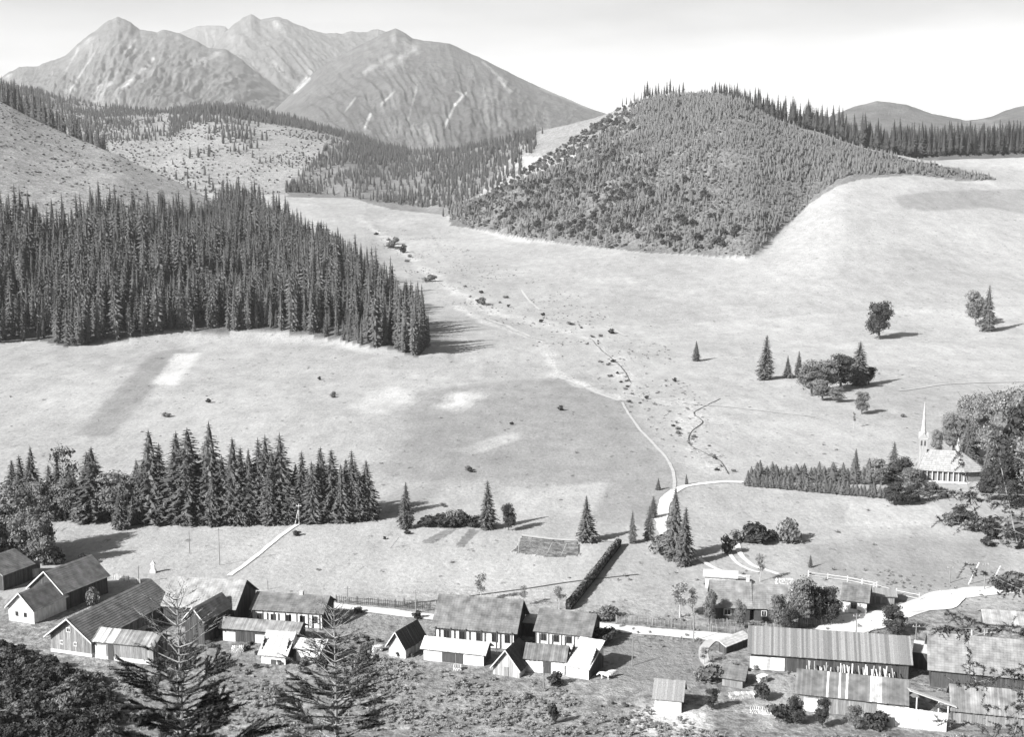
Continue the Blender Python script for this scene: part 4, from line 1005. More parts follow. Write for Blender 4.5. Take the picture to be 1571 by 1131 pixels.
building('house', (823, 991), (904, 1000), 6.0, 2.2, 1.9, 'x', M_PLASTER, M_SHINGLE, clad=False, label='white house with balcony rail and dark roof, right of the big house', seed=19, posts=5,
         windows=[('F', .14, .9, .6, .8), ('F', .38, .9, .6, .8), ('F', .62, .9, .6, .8), ('F', .86, .9, .6, .8)])
building('shed', (806, 1031), (866, 1036), 3.4, 1.8, 1.3, 'x', M_PLASTER, M_SHINGLE, clad=False, shingles=False, label='dark-roofed white shed in front of the balcony house', cat='shed', seed=20, doors=[('F', .55, 1.0, 1.5, M_WOOD_D)], over=.3)
building('shed', (868, 1038), (903, 1044), 5.0, 1.4, 1.9, 'x', M_PLASTER, M_ROOF_L, clad=False, shingles=False, mono=True, label='white shed with steep white board roof, right of the dark-roofed shed', cat='shed', seed=21, over=.2, roof_tone=(.85, 1.1))
# right cluster
building('house', (1093, 951), (1150, 953), 7, 2.0, 2.7, 'x', M_WOOD_D, M_SHINGLE_G, label='dark house with grey roof half hidden by garden trees', seed=22, windows=[('F', .4, .8, .9, .8)], chimney=(.98, .5, .8), roof_tone=(.8, 1.1))
building('house', (1157, 953), (1206, 955), 6.4, 2.0, 2.3, 'x', M_WOOD_D, M_SHINGLE_G, label='lower grey-roofed house joined to the right of the tree-hidden house', seed=23, windows=[('F', .3, .8, .6, .7), ('F', .7, .8, .6, .7)], roof_tone=(.8, 1.1))
building('outbuilding', (1082, 902), (1128, 905), 3.0, 1.9, .5, 'x', M_PLASTER, M_ROOF_L, clad=False, label='bright white outbuilding behind the tree-hidden house', cat='shed', seed=24)
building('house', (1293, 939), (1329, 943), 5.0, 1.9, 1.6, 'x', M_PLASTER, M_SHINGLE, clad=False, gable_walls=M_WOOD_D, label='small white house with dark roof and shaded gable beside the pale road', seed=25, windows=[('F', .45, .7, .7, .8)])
building('shed', (1335, 926), (1372, 928), 3.0, 1.3, .5, 'x', M_WOOD, M_WOOD, shingles=False, label='low board-roofed shed behind the small white roadside house', cat='shed', seed=26)
building('long_barn', (1152, 1027), (1393, 1044), 7, 2.3, 2.1, 'x', M_WOOD_D, M_WOOD, shingles=False, label='longest barn, with streaky board roof, in the middle of the right-hand farmyard', cat='barn', seed=27, doors=[('F', .06, 2.6, 1.7, M_PLASTER), ('F', .16, 2.2, 1.7, M_PLASTER)], roof_tone=(.6, 1.2), over=.5)
building('barn', (1224, 1091), (1388, 1107), 5, 2.2, 1.8, 'x', M_WOOD, M_SHINGLE, shingles=False, label='barn with dark board roof and pale patches, in front of the longest barn', cat='barn', seed=28, patch_=[(.27, .3, 3.4), (.39, .41, 3.4), (.44, .47, 3.4), (.66, .76, 2.6)], roof_tone=(.8, 1.1), doors=[('F', .12, 1.6, 1.6, M_PLASTER)])
building('barn', (1428, 1054), (1610, 1072), 8, 2.4, 3.1, 'x', M_WOOD_D, M_SHINGLE_G, label='large smooth grey-roofed barn at the right edge, seen through bare twigs', cat='barn', seed=29, roof_tone=(.9, 1.15), shingles=True, over=.5)
building('barn', (1462, 1112), (1620, 1122), 5, 1.6, 1.9, 'x', M_WOOD, M_SHINGLE_G, shingles=False, label='low grey-roofed barn in the bottom right corner below the large one', cat='barn', seed=30, roof_tone=(.7, 1.2))
building('shed', (1400, 1026), (1423, 1029), 3.0, 2.2, .4, 'x', M_WOOD_D, M_ROOF_L, mono=True, label='white-roofed link between the longest barn and the large right barn', cat='shed', seed=31, over=.1)
building('shed', (1512, 972), (1600, 978), 5, 1.5, 1.0, 'x', M_WOOD, M_SHINGLE_G, shingles=False, label='low pale-roofed shed right of the road bend, behind the twigs', cat='shed', seed=32, roof_tone=(1.2, 1.7))
building('hut', (1004, 1092), (1045, 1095), 3.6, 1.6, 1.6, 'x', M_PLASTER, M_WOOD, shingles=False, clad=False, label='small white hut with grey board roof, alone on the pale ground', cat='hut', seed=33, over=.3, roof_tone=(.9, 1.2))
building('hut', (1108, 1052), (1139, 1057), 3.0, 1.2, 1.0, 'x', M_WOOD, M_SHINGLE, label='low dark-roofed hut in the farmyard between track and longest barn', cat='hut', seed=34, over=.4)
building('lean_to', (1114, 1004), (1150, 990), 1.2, 1.0, .5, 'x', M_WOOD_D, M_ROOF_L, mono=True, label='slanting white-topped woodshed at the bend of the curved track', cat='shed', seed=35, over=.15)

# ------------------------------------------------------------------ church
def church():
    A, B = G(1412, 737), G(1478, 740)
    d = Vector((B.x - A.x, B.y - A.y, 0)); W = d.length; rz = math.atan2(d.y, d.x); D, top, rh = 7.0, 2.4, 3.6
    root = tag(empty('church', (A.x, A.y, (A.z + B.z) / 2), rz), 'small church with pale hipped roof and slender white spire', 'church')
    hipx = W + 4.2
    plan = [(0, 0), (W, 0), (hipx - .6, D * .28), (hipx - .6, D * .72), (W, D), (0, D)]
    mb = MB(); n = len(plan)
    mb.add([(x, y, -.8) for x, y in plan] + [(x, y, top) for x, y in plan], [tuple(range(n - 1, -1, -1)), tuple(range(n, 2 * n))] + [(i, (i + 1) % n, n + (i + 1) % n, n + i) for i in range(n)])
    mb.build('wall', M_WOOD, root)
    o = .7; e = top + .05
    lo = [(-o, -o), (W + .3, -o), (hipx + o, D * .25), (hipx + o, D * .75), (W + .3, D + o), (-o, D + o)]
    ra, rb_ = (1.2, D / 2, top + rh), (W - .6, D / 2, top + rh)
    mb = MB(); q = random.Random(3)
    v = [(x, y, e - .25) for x, y in lo] + [ra, rb_]
    mb.add(v, [(0, 1, 7, 6), (1, 2, 7), (2, 3, 7), (3, 4, 7), (4, 5, 6, 7), (5, 0, 6), (0, 5, 4, 3, 2, 1)])
    rf = mb.build('roof', M_CH := mat('church_shingles', 0.30, noise=.15, nscale=2.5), root)
    # shingle courses
    mb = MB()
    def courses(a, b, c, d_, k):
        a, b, c, d_ = map(Vector, (a, b, c, d_)); nn = (b - a).cross(d_ - a).normalized()
        for r_ in range(k):
            t0, t1 = r_ / k, (r_ + 1) / k
            l0, r0, l1, r1 = a.lerp(d_, t0), b.lerp(c, t0), a.lerp(d_, t1), b.lerp(c, t1)
            m_ = max(1, int((r0 - l0).length / .7))
            for i in range(m_):
                p0, p1 = l0.lerp(r0, i / m_ + .004), l0.lerp(r0, (i + 1) / m_ - .004); p2, p3 = l1.lerp(r1, (i + 1) / m_ - .004), l1.lerp(r1, i / m_ + .004)
                mb.add([p0 + nn * .08, p1 + nn * .08, p2 + nn * .02, p3 + nn * .02, p0, p1], [(0, 1, 2, 3), (4, 5, 1, 0)], q.uniform(.85, 1.12))
    courses(v[0], v[1], v[7], v[6], 11); courses(v[1], v[2], v[7], v[7], 11); courses(v[2], v[3], v[7], v[7], 11); courses(v[5], v[0], v[6], v[6], 11); courses(v[4], v[5], v[6], v[7], 11)
    mb.build('shingles', M_CH, rf, kind='stuff')
    for i in range(9):
        mb = MB(); x = .2 + (W - .2) * i / 8; mb.box(x - .09, x + .09, -.55, -.37, -.6, top - .2); mb.build('post', M_TRIM, root)
    mb = MB(); mb.box(-1.0, W + 1.0, -1.6, -1.35, -1.2, .35); mb.build('terrace_wall', M_STONE, root)
    # tower, gablets, spire, cross
    cx, cy, w = .45, D / 2, .8; zt = 8.4
    mb = MB(); mb.box(cx - w, cx + w, cy - w, cy + w, -.6, zt); tw = mb.build('tower', M_CT := mat('church_boards', 0.28, noise=.3, nscale=2, stretch=(4, 4, .4)), root)
    for s in (-1, 1):
        mb = MB(); mb.box(cx + s * .35 - .18, cx + s * .35 + .18, cy - w - .03, cy - w - .004, zt - 1.5, zt - .4); mb.build('louvre', M_WOOD_D, tw)
    mb = MB(); mb.box(cx - w - .15, cx + w + .15, cy - w - .15, cy + w + .15, zt, zt + .18); mb.build('cornice', M_TRIM, tw)
    mb = MB()
    for ax in range(4):
        a = ax * math.pi / 2; ca_, sa_ = math.cos(a), math.sin(a)
        def T(x, y, z): return (cx + x * ca_ - y * sa_, cy + x * sa_ + y * ca_, z)
        mb.add([T(-w - .2, -w - .22, zt + .19), T(w + .2, -w - .22, zt + .19), T(0, -w - .22, zt + 1.35), T(-w - .2, 0, zt + .19), T(w + .2, 0, zt + .19), T(0, 0, zt + 1.35)], [(0, 1, 2), (1, 4, 5, 2), (0, 2, 5, 3)], 1.0)
    mb.build('gablet', M_CT, tw)
    mb = MB(); k = 8; r0 = .68
    rings = [(r0, zt + .5), (.5, zt + 1.9), (.3, zt + 4.2), (.04, 16.4)]
    vs = [(cx + r * math.cos(6.2832 * (i + .5) / k), cy + r * math.sin(6.2832 * (i + .5) / k), z) for r, z in rings for i in range(k)]
    mb.add(vs, [(r * k + i, r * k + (i + 1) % k, (r + 1) * k + (i + 1) % k, (r + 1) * k + i) for r in range(3) for i in range(k)])
    sp = mb.build('spire', M_CS := mat('spire_sheet', 0.36, noise=.2, nscale=2), root)
    mb = MB(); mb.box(cx - .03, cx + .03, cy - .03, cy + .03, 16.3, 17.5); mb.box(cx - .3, cx + .3, cy - .025, cy + .025, 17.0, 17.08); mb.build('cross', M_WOOD_D, sp)
    tx = W - 1.0
    mb = MB(); mb.box(tx - .35, tx + .35, cy - .35, cy + .35, top + rh - .3, top + rh + .7); mb.build('ridge_turret', M_CS, root)
    mb = MB(); vs = [(tx + .5 * math.cos(6.2832 * (i + .5) / 6), cy + .5 * math.sin(6.2832 * (i + .5) / 6), top + rh + .72) for i in range(6)] + [(tx, cy, top + rh + 3.0)]
    mb.add(vs, [(i, (i + 1) % 6, 6) for i in range(6)]); mb.build('turret_spire', M_CS, root)
church()

# ------------------------------------------------------------------ fences, poles, small things
def fence(p0s, label, h=1.1, step=.18, post=2.2, m=M_WOOD, pales=True, rails=2, name='fence'):
    W_ = [G(*p) for p in p0s]; q = random.Random(int(p0s[0][0]))
    root = tag(empty(name, W_[0]), label, 'fence')
    inv = W_[0]
    P = []
    for a, b in zip(W_[:-1], W_[1:]):
        n = max(1, int((b - a).length / post))
        P += [a.lerp(b, k / n) for k in range(n)]
    P.append(W_[-1])
    P = [Vector((p.x, p.y, hz(p.x, p.y))) - inv for p in P]
    for p in P:
        mb = MB(); mb.box(p.x - .06, p.x + .06, p.y - .06, p.y + .06, p.z - .4, p.z + h + .1, q.uniform(.7, 1.2)); mb.build('post', m, root)
    mb = MB()
    for a, b in zip(P[:-1], P[1:]):
        for r_ in range(rails):
            z = h * (.3 + .5 * r_); mb.tube([a + Vector((0, 0, z)), b + Vector((0, 0, z))], .035, 4, q.uniform(.8, 1.2))
    mb.build('rail', m, root, kind='stuff')
    if pales:
        mb = MB()
        for a, b in zip(P[:-1], P[1:]):
            n = int((b - a).length / step)
            for k in range(n):
                p = a.lerp(b, (k + .5) / n); hh_ = h * q.uniform(.85, 1.1); mb.box(p.x - .035, p.x + .035, p.y - .10, p.y - .07, p.z + .03, p.z + hh_, q.uniform(.6, 1.4))
        mb.build('pale', m, root, kind='stuff')
    return root
fence([(945, 956), (1000, 960), (1060, 966), (1150, 976)], 'long picket fence on the far side of the pale road')
fence([(1090, 960), (1140, 963), (1210, 972)], 'second picket fence in front of the tree-hidden house')
fence([(516, 925), (580, 930), (660, 937)], 'picket fence above the open stretch of road', m=M_WOOD_D, step=.3)
fence([(1290, 958), (1230, 962), (1215, 972)], 'garden fence beside the dark round tree', step=.3)
fence([(145, 887), (180, 890), (215, 897)], 'pale board fence behind the diagonal barn', m=M_WOOD_L, h=.9)
fence([(1340, 905), (1375, 915), (1410, 922)], 'pale rail fence beyond the small roadside house', m=M_WOOD_L, pales=False)
fence([(1240, 885), (1300, 893), (1345, 902)], 'loose rail fence along the lower edge of the dark field', m=M_WOOD_L, pales=False, h=.9)
fence([(620, 930), (640, 932), (700, 934)], 'short dark rail fence behind the big white house', m=M_WOOD_D, pales=False)
fence([(1470, 985), (1510, 975), (1571, 972)], 'pale rail fence beside the twigs at the right edge', m=M_WOOD_L, pales=False)
def pole(px, base, top, label, m=M_WOOD, r=.09, arm=True, brace=False, thin=1.0):
    p = G(px, base); h = size_at(p, base - top); mb = MB()
    root = tag(empty('utility_pole', p), label, 'pole')
    mb.tube([(0, 0, -.5), (0, 0, h)], [r, r * .7], 6); mb.build('post', m, root)
    if arm:
        mb = MB(); mb.box(-.5, .5, -.04, .04, h - .45, h - .35); mb.build('crossarm', m, root)
        for s in (-.4, .4):
            mb = MB(); mb.tube([(s, 0, h - .35), (s, 0, h - .2)], .04, 5); mb.build('insulator', M_TRIM, root)
    if brace:
        mb = MB(); mb.tube([(-.9, 0, -.4), (0, 0, h * .85)], r * .8, 5); mb.build('brace', m, root)
    return root
for a in [(337, 868, 806, 'tall thin pole in the meadow below the spruce grove'), (291, 850, 812, 'thin pole at the lower edge of the grove, left of the taller one'), (638, 942, 903, 'pole beside the road left of the big white house'),
          (533, 927, 897, 'pole beside the road, right of the low white house'), (213, 896, 866, 'pole above the diagonal barn'), (1064, 985, 935, 'pole at the picket fence by the road'), (970, 1022, 978, 'pale pole on the grass below the road'),
          (1313, 978, 938, 'pole in front of the pale yard'), (1404, 1002, 953, 'pole beside the right end of the longest barn'), (1457, 895, 866, 'small pole above the bend of the road'), (411, 905, 890, 'short pole behind the low white house'),
          (834, 1060, 1020, 'thin stick pole below the dark-roofed shed'), (1510, 905, 860, 'thin pole at the far right of the road')]:
    pole(*a, arm=a[0] not in (834, 411, 970, 291))
pole(459, 806, 771, 'braced pole at the top of the white footpath', M_WOOD_L, brace=True)
pole(267, 806, 784, 'short pale pole at the foot of the grove', M_WOOD_L, arm=False)
for x0, y0, x1, y1, lab in [(1485, 897, 1503, 862, 'long pale pole leaning up from the road at right'), (1522, 893, 1536, 868, 'shorter pale pole leaning beside the long leaning one')]:
    p = G(x0, y0); h = size_at(p, y0 - y1); w_ = size_at(p, x1 - x0); mb = MB(); mb.tube([(0, 0, -.2), (w_, .4, h)], .09, 5)
    o = mb.build('leaning_pole', M_WOOD_L, None, label=lab, cat='pole'); o.location = p
for x0, y0, x1, y1, lab in [(860, 853, 870, 828, 'pole leaning at the right end of the fenced garden patch'), (838, 850, 848, 828, 'pole leaning in the middle of the fenced garden patch'), (795, 848, 797, 826, 'short pole at the left end of the garden patch'), (597, 842, 612, 820, 'thin pole lying up the slope below the lone dark spruce')]:
    p = G(x0, y0); h = size_at(p, y0 - y1) * .7; w_ = size_at(p, x1 - x0); mb = MB(); mb.tube([(0, 0, -.2), (w_, 1.2, h)], .07, 5)
    o = mb.build('leaning_pole', M_WOOD, None, label=lab, cat='pole'); o.location = p
# wayside shrine and small white stack in the meadow
p = G(235, 879); root = tag(empty('wayside_shrine', p), 'small white wayside shrine above the diagonal barn', 'shrine')
mb = MB(); mb.box(-.45, .45, -.35, .35, -.3, .5); mb.build('plinth', M_PLASTER, root)
mb = MB(); mb.box(-.28, .28, -.22, .22, .5, 1.4); mb.build('pillar', M_PLASTER, root)
mb = MB(); mb.add([(-.4, -.34, 1.4), (.4, -.34, 1.4), (.4, .34, 1.4), (-.4, .34, 1.4), (0, 0, 2.0)], [(0, 1, 4), (1, 2, 4), (2, 3, 4), (3, 0, 4), (0, 3, 2, 1)]); mb.build('roof', M_ROOF_L, root)
# light plank hoarding in front of the patched barn: one board, one part
A, B = G(1344, 1113), G(1452, 1124); d = Vector((B.x - A.x, B.y - A.y, 0)); n = 15; q = random.Random(9)
root = tag(empty('board_fence', A, math.atan2(d.y, d.x)), 'high fence of bright upright boards at the bottom right', 'fence')
for i in range(n):
    mb = MB(); w_ = d.length / n; mb.box(i * w_, (i + 1) * w_ - .03, -.04, q.uniform(-.01, .02), -.3, 2.5 + q.uniform(-.08, .08), q.uniform(.85, 1.25)); mb.build('board', M_WOOD_L, root)
mb = MB(); mb.box(0, d.length, .03, .10, 1.9, 2.0); mb.build('rail', M_WOOD, root)
# pole frame of an open shed beside it
A = G(1405, 1112); root = tag(empty('open_shelter', A), 'open pole frame with a steep white plank roof beside the bright board fence', 'shelter')
for (x, y, z) in [(0, 0, 3.2), (3.6, 0, 2.2), (0, 3, 3.4), (3.6, 3, 2.4)]:
    mb = MB(); mb.tube([(x, y, -.4), (x, y, z)], .09, 6); mb.build('post', M_WOOD_L, root)
for i in range(9):
    mb = MB(); y = -0.3 + i * .4; mb.slab((-.9, y, 4.1), (-.9 + 5.4, y, 2.15 + q.uniform(-.05, .05)), (-.9 + 5.4, y + .36, 2.15), (-.9, y + .36, 4.1 + q.uniform(-.05, .05)), .05, q.uniform(.8, 1.3)) if i < 3 else mb.box(-.2, 3.9, y, y + .08, 3.0 - i * .06, 3.1 - i * .06)
    mb.build('roof_board' if i < 3 else 'batten', M_WOOD_L if i < 3 else M_WOOD, root)
# boards and poles leaned against the longest barn
A, B = G(1238, 1040), G(1376, 1050)
for g_, (f0, f1, nb, lab) in enumerate([(0, .26, 15, 'left-hand row of pale poles leaned against the longest barn'), (.32, .52, 12, 'middle row of pale poles leaned against the longest barn'), (.6, .98, 22, 'right-hand row of pale poles leaned against the longest barn')]):
    a = A.lerp(B, f0); b = A.lerp(B, f1); d = b - a; root = tag(empty('leaning_timber', a, math.atan2(d.y, d.x)), lab, 'timber', 'timber leaned against the longest barn')
    for i in range(nb):
        x = d.length * (i + q.uniform(-.4, .4)) / nb; mb = MB(); mb.tube([(x, -.9 + q.uniform(-.2, .2), -.3), (x + q.uniform(-.5, .5), .1, q.uniform(1.1, 2.2))], q.uniform(.04, .09), 5, q.uniform(.5, 1.5)); mb.build('timber_pole', M_WOOD_L, root)
# wood piles, boxes, pale rubble round the yards
def woodpile(px, py, L_, H_, D_, rz, label, m=M_WOOD_L):
    q = random.Random(int(px)); root = tag(empty('woodpile', G(px, py), rz), label, 'woodpile'); mb = MB()
    r = .11; k = 0
    z = r
    while z < H_:
        x = r * (1 + k % 2)
        while x < L_: mb.tube([(x, q.uniform(-.05, .05), z), (x + q.uniform(-.02, .02), D_, z)], r * q.uniform(.8, 1), 5, q.uniform(.6, 1.4)); x += 2 * r
        z += 1.8 * r; k += 1
    mb.build('logs', m, root, kind='stuff')
woodpile(572, 1003, 1.4, .8, .8, .4, 'small pale woodpile left of the tiny plank hut')
woodpile(1120, 1046 + 28, 3.0, .7, .9, .1, 'pale woodpile in front of the low farmyard hut')
woodpile(1165, 1052, 1.5, 1.0, .8, .6, 'woodpile between the low hut and the longest barn')
woodpile(1150, 1095, 2.6, .6, 1.0, -.3, 'long low woodpile at the lower edge of the farmyard')
woodpile(695, 1030, 1.1, .7, .8, 0, 'little woodpile under the white-roofed long shed')
woodpile(355, 1003, 1.6, .8, .8, .2, 'woodpile under the long low shed', M_PLASTER)
woodpile(1215, 915 - 3, 2.4, .7, .8, 0.1, 'pale woodpile at the garden edge, behind the dark round tree')
woodpile(1190, 897, 3.0, .8, .9, -.1, 'pale woodpile behind the lower grey-roofed house')
woodpile(545, 943, 1.2, .9, .8, .5, 'dark woodpile in the grass below the road', M_WOOD_D)
# two goats grazing by the white shed
def goat(px, py, rz, label):
    root = tag(empty('goat', G(px, py), rz), label, 'goat')
    sk = bpy.data.meshes.new('body')
    V_ = [(0, 0, .55), (.35, 0, .58), (.6, 0, .62), (.75, 0, .45), (.9, 0, .3), (-.3, 0, .56), (-.45, 0, .6), (-.52, 0, .45),
          (.35, .1, .35), (.37, .1, 0.02), (.35, -.1, .35), (.33, -.1, 0.02), (-.3, .1, .36), (-.27, .1, .2), (-.3, .1, 0.02), (-.3, -.1, .36), (-.25, -.1, .2), (-.28, -.1, 0.02)]
    E = [(0, 1), (1, 2), (2, 3), (3, 4), (0, 5), (5, 6), (6, 7), (1, 8), (8, 9), (1, 10), (10, 11), (5, 12), (12, 13), (13, 14), (5, 15), (15, 16), (16, 17)]
    sk.from_pydata(V_, E, []); o = link(bpy.data.objects.new('body', sk)); o.parent = root; o.scale = (1.3,) * 3
    md = o.modifiers.new('skin', 'SKIN'); rad = [.19, .17, .1, .08, .05, .18, .05, .02, .06, .03, .06, .03, .07, .04, .03, .07, .04, .03]
    for i, r_ in enumerate(rad): sk.skin_vertices[0].data[i].radius = (r_, r_)
    sk.skin_vertices[0].data[0].use_root = True
    o.modifiers.new('sub', 'SUBSURF').levels = 1
    sk.materials.append(M_GOAT)
    return root
M_GOAT = bpy.data.materials.new('goat_hair'); M_GOAT.use_nodes = True; M_GOAT.node_tree.nodes['Principled BSDF'].inputs['Base Color'].default_value = (.6, .6, .6, 1)
goat(929, 1043, 2.8, 'white goat grazing on the grass right of the white shed'); goat(936, 1040, .4, 'second white goat close behind the first, facing away from it')
# ------------------------------------------------------------------ trees one can tell apart
def spruce(px, base, top, label, v=0, wide=1.0, group=None, far=False, young=False, name='spruce_tree', rz=None):
    p = G(px, base); h = size_at(p, base - top)
    cr = (SPRUCE_FAR if far else PLANTATION if young else SPRUCE_MID)[v % (4 if young else 5)]
    hc = 20 if far else 5 if young else 16
    return plant(name, p - Vector((0, 0, .15)), h, cr, hc, TRUNK_20 if far else TRUNK_5 if young else TRUNK_16, wide=wide, label=label, cat='tree', group=group, rz=rz)
def broad(px, base, top, label, v=0, wide=1.0, dark=False, thin=False, group=None, name='broadleaf_tree'):
    p = G(px, base); h = size_at(p, base - top)
    if thin: return plant(name, p, h, THIN[v % 3], 8, THIN_T[v % 2], wide=wide, label=label, cat='tree', group=group)
    return plant(name, p, h, (BROAD_D if dark else BROAD)[v % (2 if dark else 3)], 9, BROAD_T[v % 2], wide=wide, label=label, cat='tree', group=group)
_O1 = 'first second third fourth fifth sixth seventh eighth ninth tenth eleventh twelfth thirteenth fourteenth fifteenth sixteenth seventeenth eighteenth nineteenth twentieth'.split()
def ordw(i):
    return _O1[i] if i < 20 else ('twenty-' if i < 29 else 'thirty-') + _O1[(i - 20) % 10] if i != 29 else 'thirtieth'
def big(px, base, top, label, v=0, wide=1.0):
    p = G(px, base); h = size_at(p, base - top)
    return plant('broadleaf_tree', p, h, BROAD_BIG[v % 2], 14, BROAD_T[v % 2], 9, wide=wide, label=label, cat='tree')
def bush(px, base, top, label, v=0, wide=1.0, dark=False, group=None):
    p = G(px, base); h = size_at(p, base - top)
    return plant('bush', p, h, (BUSH_D if dark else BUSH)[v % (2 if dark else 3)], 1.9, TWIGS_T[0], wide=wide, label=label, cat='bush', group=group)

GR = 'trees of the spruce grove'
grove = [  # px, base, top, wide, label
 (22, 795, 698, 1.3, 'spruce at the far left end of the grove'), (34, 797, 690, 1.2, 'pointed spruce near the left end of the grove'), (52, 797, 676, 1.2, 'tallest pointed spruce at the left end of the grove'),
 (92, 798, 690, 1.1, 'slim spruce in the grove beside the bare-topped tree'), (78, 799, 705, 1.1, 'short spruce in the grove left of the bare-topped tree'), (145, 799, 677, 1.75, 'very dark flat-topped conifer standing apart in the left part of the grove'), (137, 799, 684, 1.5, 'dark conifer fused with the flat-topped one'),
 (233, 800, 650, 1.5, 'broad tall spruce with pointed tip left of the grove centre'), (248, 800, 672, 1.3, 'spruce leaning against the broad tall pointed one'), (222, 802, 700, 1.3, 'lower spruce at the left skirt of the broad tall one'),
 (275, 801, 652, 1.5, 'dense blunt spruce in the grove centre'), (292, 801, 645, 1.6, 'bushy round-topped conifer, the fullest of the grove'), (325, 801, 637, 1.25, 'tallest spruce of the grove with a thin broken tip'), (318, 800, 668, 1.3, 'spruce at the shoulder of the tallest one'),
 (343, 803, 690, 1.3, 'spruce right of the tallest one, half sunk in shade'), (360, 803, 662, 1.35, 'dark spruce with a broad tip right of the centre'), (372, 803, 676, 1.2, 'dark spruce wedged behind the broad-tipped one'), (384, 803, 680, 1.2, 'narrow spruce of the dark right centre'),
 (399, 801, 663, 1.1, 'slender pointed spruce, first of the close trio'), (410, 801, 658, 1.1, 'slender pointed spruce, middle of the close trio'), (420, 803, 685, 1.3, 'lower spruce in front of the close trio'), (432, 801, 655, 1.3, 'tall dark spruce, last of the close trio, with a flat side branch'),
 (444, 803, 712, 1.2, 'small spruce filling the gap after the close trio'), (465, 801, 684, 1.3, 'dark spruce left of the gap in the grove'), (480, 803, 700, 1.2, 'low dark spruce inside the right part of the grove'), (494, 799, 677, 1.4, 'black spruce, tallest of the right part'), (510, 799, 680, 1.4, 'black spruce just right of the tallest there'),
 (524, 801, 705, 1.2, 'lower spruce between the black ones and the right end'), (541, 799, 682, 1.1, 'thin spruce near the right end of the grove'), (552, 799, 715, 1.2, 'short spruce at the right end of the grove'), (563, 797, 698, 1.3, 'last spruce at the right end, above its long shadow')]
for i, (x, b, t, w, lab) in enumerate(grove): spruce(x, b, t, lab, i, w * 1.2, GR)
for i, x in enumerate([15, 60, 108, 160, 190, 212, 255, 268, 300, 310, 335, 352, 378, 392, 405, 425, 440, 455, 472, 485, 502, 517, 532, 546, 558]):
    spruce(x, 790, 790 - rnd.uniform(55, 95) * (1 if x > 200 else .75), 'spruce deep inside the grove, mostly hidden behind its front trees', i, 1.7, GR)
front = [(185, 812, 742, 1.3, 'small sunlit spruce in front of the grove, left of centre'), (263, 805, 728, 1.4, 'sunlit spruce before the dense blunt one'), (290, 806, 703, 1.1, 'pale narrow spruce before the round-topped conifer'), (327, 807, 722, 1.3, 'pale conical spruce before the tallest one'), (310, 806, 745, 1.1, 'low pale spruce beside the conical one'), (204, 806, 756, 1.1, 'knee-high looking spruce beside the small sunlit one'),
         (413, 806, 712, 1.3, 'pale conical spruce before the close trio'), (505, 800, 757, 1.2, 'low pale spruce before the black ones'), (533, 800, 748, 1.2, 'low spruce before the thin one at the right end'), (245, 806, 742, 1.2, 'sunlit spruce before the broad tall one')]
for i, (x, b, t, w, lab) in enumerate(front): spruce(x, b, t, lab, i + 2, w, GR)
bg_ = [(172, 800, 712, 'rounded broadleaf tree between the flat-topped conifer and the broad spruce', 1.1), (197, 801, 718, 'second rounded broadleaf tree in the left half of the grove', 1.0), (112, 800, 722, 'broadleaf tree right of the bare-topped one', 1.0), (68, 800, 728, 'pale broadleaf tree inside the left end of the grove', .9), (548, 800, 765, 'low broadleaf growth at the right foot of the grove', 1.1)]
for i, (x, b, t, lab, w) in enumerate(bg_): broad(x, b, t, lab, i, w, group=GR)
broad(99, 798, 652, 'tall thin tree with bare stem and small round top above the grove', 0, .8, thin=True)
# big broadleaf trees at the left edge in front of the grove
for i, (x, b, t, w, lab) in enumerate([(12, 858, 748, 1.0, 'leafy tree at the left edge above the cut-off barn'), (40, 862, 762, .9, 'leafy tree above the tiny white-walled hut'), (66, 868, 775, .85, 'rightmost of the leafy trees at the left edge, casting a long shadow'), (-20, 865, 755, 1., 'leafy tree cut by the left border'), (28, 850, 722, .8, 'tall leafy tree behind the others at the left edge')]): broad(x, b, t, lab, i, w)
for i, (x, y, t) in enumerate([(8, 858, 825), (30, 860, 822), (50, 864, 830), (72, 868, 838), (90, 866, 846)]): bush(x, y, t, ('bush under the edge tree above the cut-off barn', 'bush left of the tiny white-walled hut', 'bush right behind the tiny white-walled hut', 'bush at the foot of the rightmost leafy edge tree', 'small bush in the tree shadow above the tall dark barn')[i], i, 1.1, i % 2 == 0, group='bushes under the leafy trees at the left')
bush(130, 866, 848, 'small dark bush above the tall dark barn', 0, 1, True); bush(142, 930, 895, 'tall bush against the right wall of the tall dark barn', 1, .7)

# meadow spruces
for i, a in enumerate([(623, 811, 733, 'lone dark spruce right of the grove, beside its shadow', 1.15), (748, 812, 730, 'pointed spruce paired with a bushy dark tree', 1.25), (899, 831, 754, 'solitary well-shaped spruce above the hedge', 1.45), (970, 834, 779, 'small spruce left of the tall pair', 1.2),
      (996, 829, 770, 'thin spruce close left of the tall pair', 1.0), (1035, 858, 738, 'tallest meadow spruce, front of the pair by the pale gravel', 1.25), (1051, 868, 768, 'dark spruce leaning on the tallest meadow spruce', 1.2), (1010, 752, 731, 'tiny spruce left of the upper lane', 1.5), (1053, 744, 725, 'tiny dark spruce standing above the upper lane', 1.5),
      (1002, 795, 757, 'little spruce above the thin one', 1.3), (1068, 554, 521, 'single small spruce high on the open meadow', 1.6), (1243, 871, 848, 'tiny dark spruce above the garden of the tree-hidden house', 1.3)]): spruce(a[0], a[1], a[2], a[3], i, a[4] * 1.05)
broad(780, 814, 768, 'bushy dark tree right of the pointed meadow spruce', 0, .8, dark=True)
for i, x in enumerate(range(652, 738, 12)): bush(x, 808 + (x % 3), 792 - (i % 3) * 3, 'dark bush, %s from the left in the low meadow hedge' % ordw(i), i, 1.2, True, group='bushes of the low hedge')
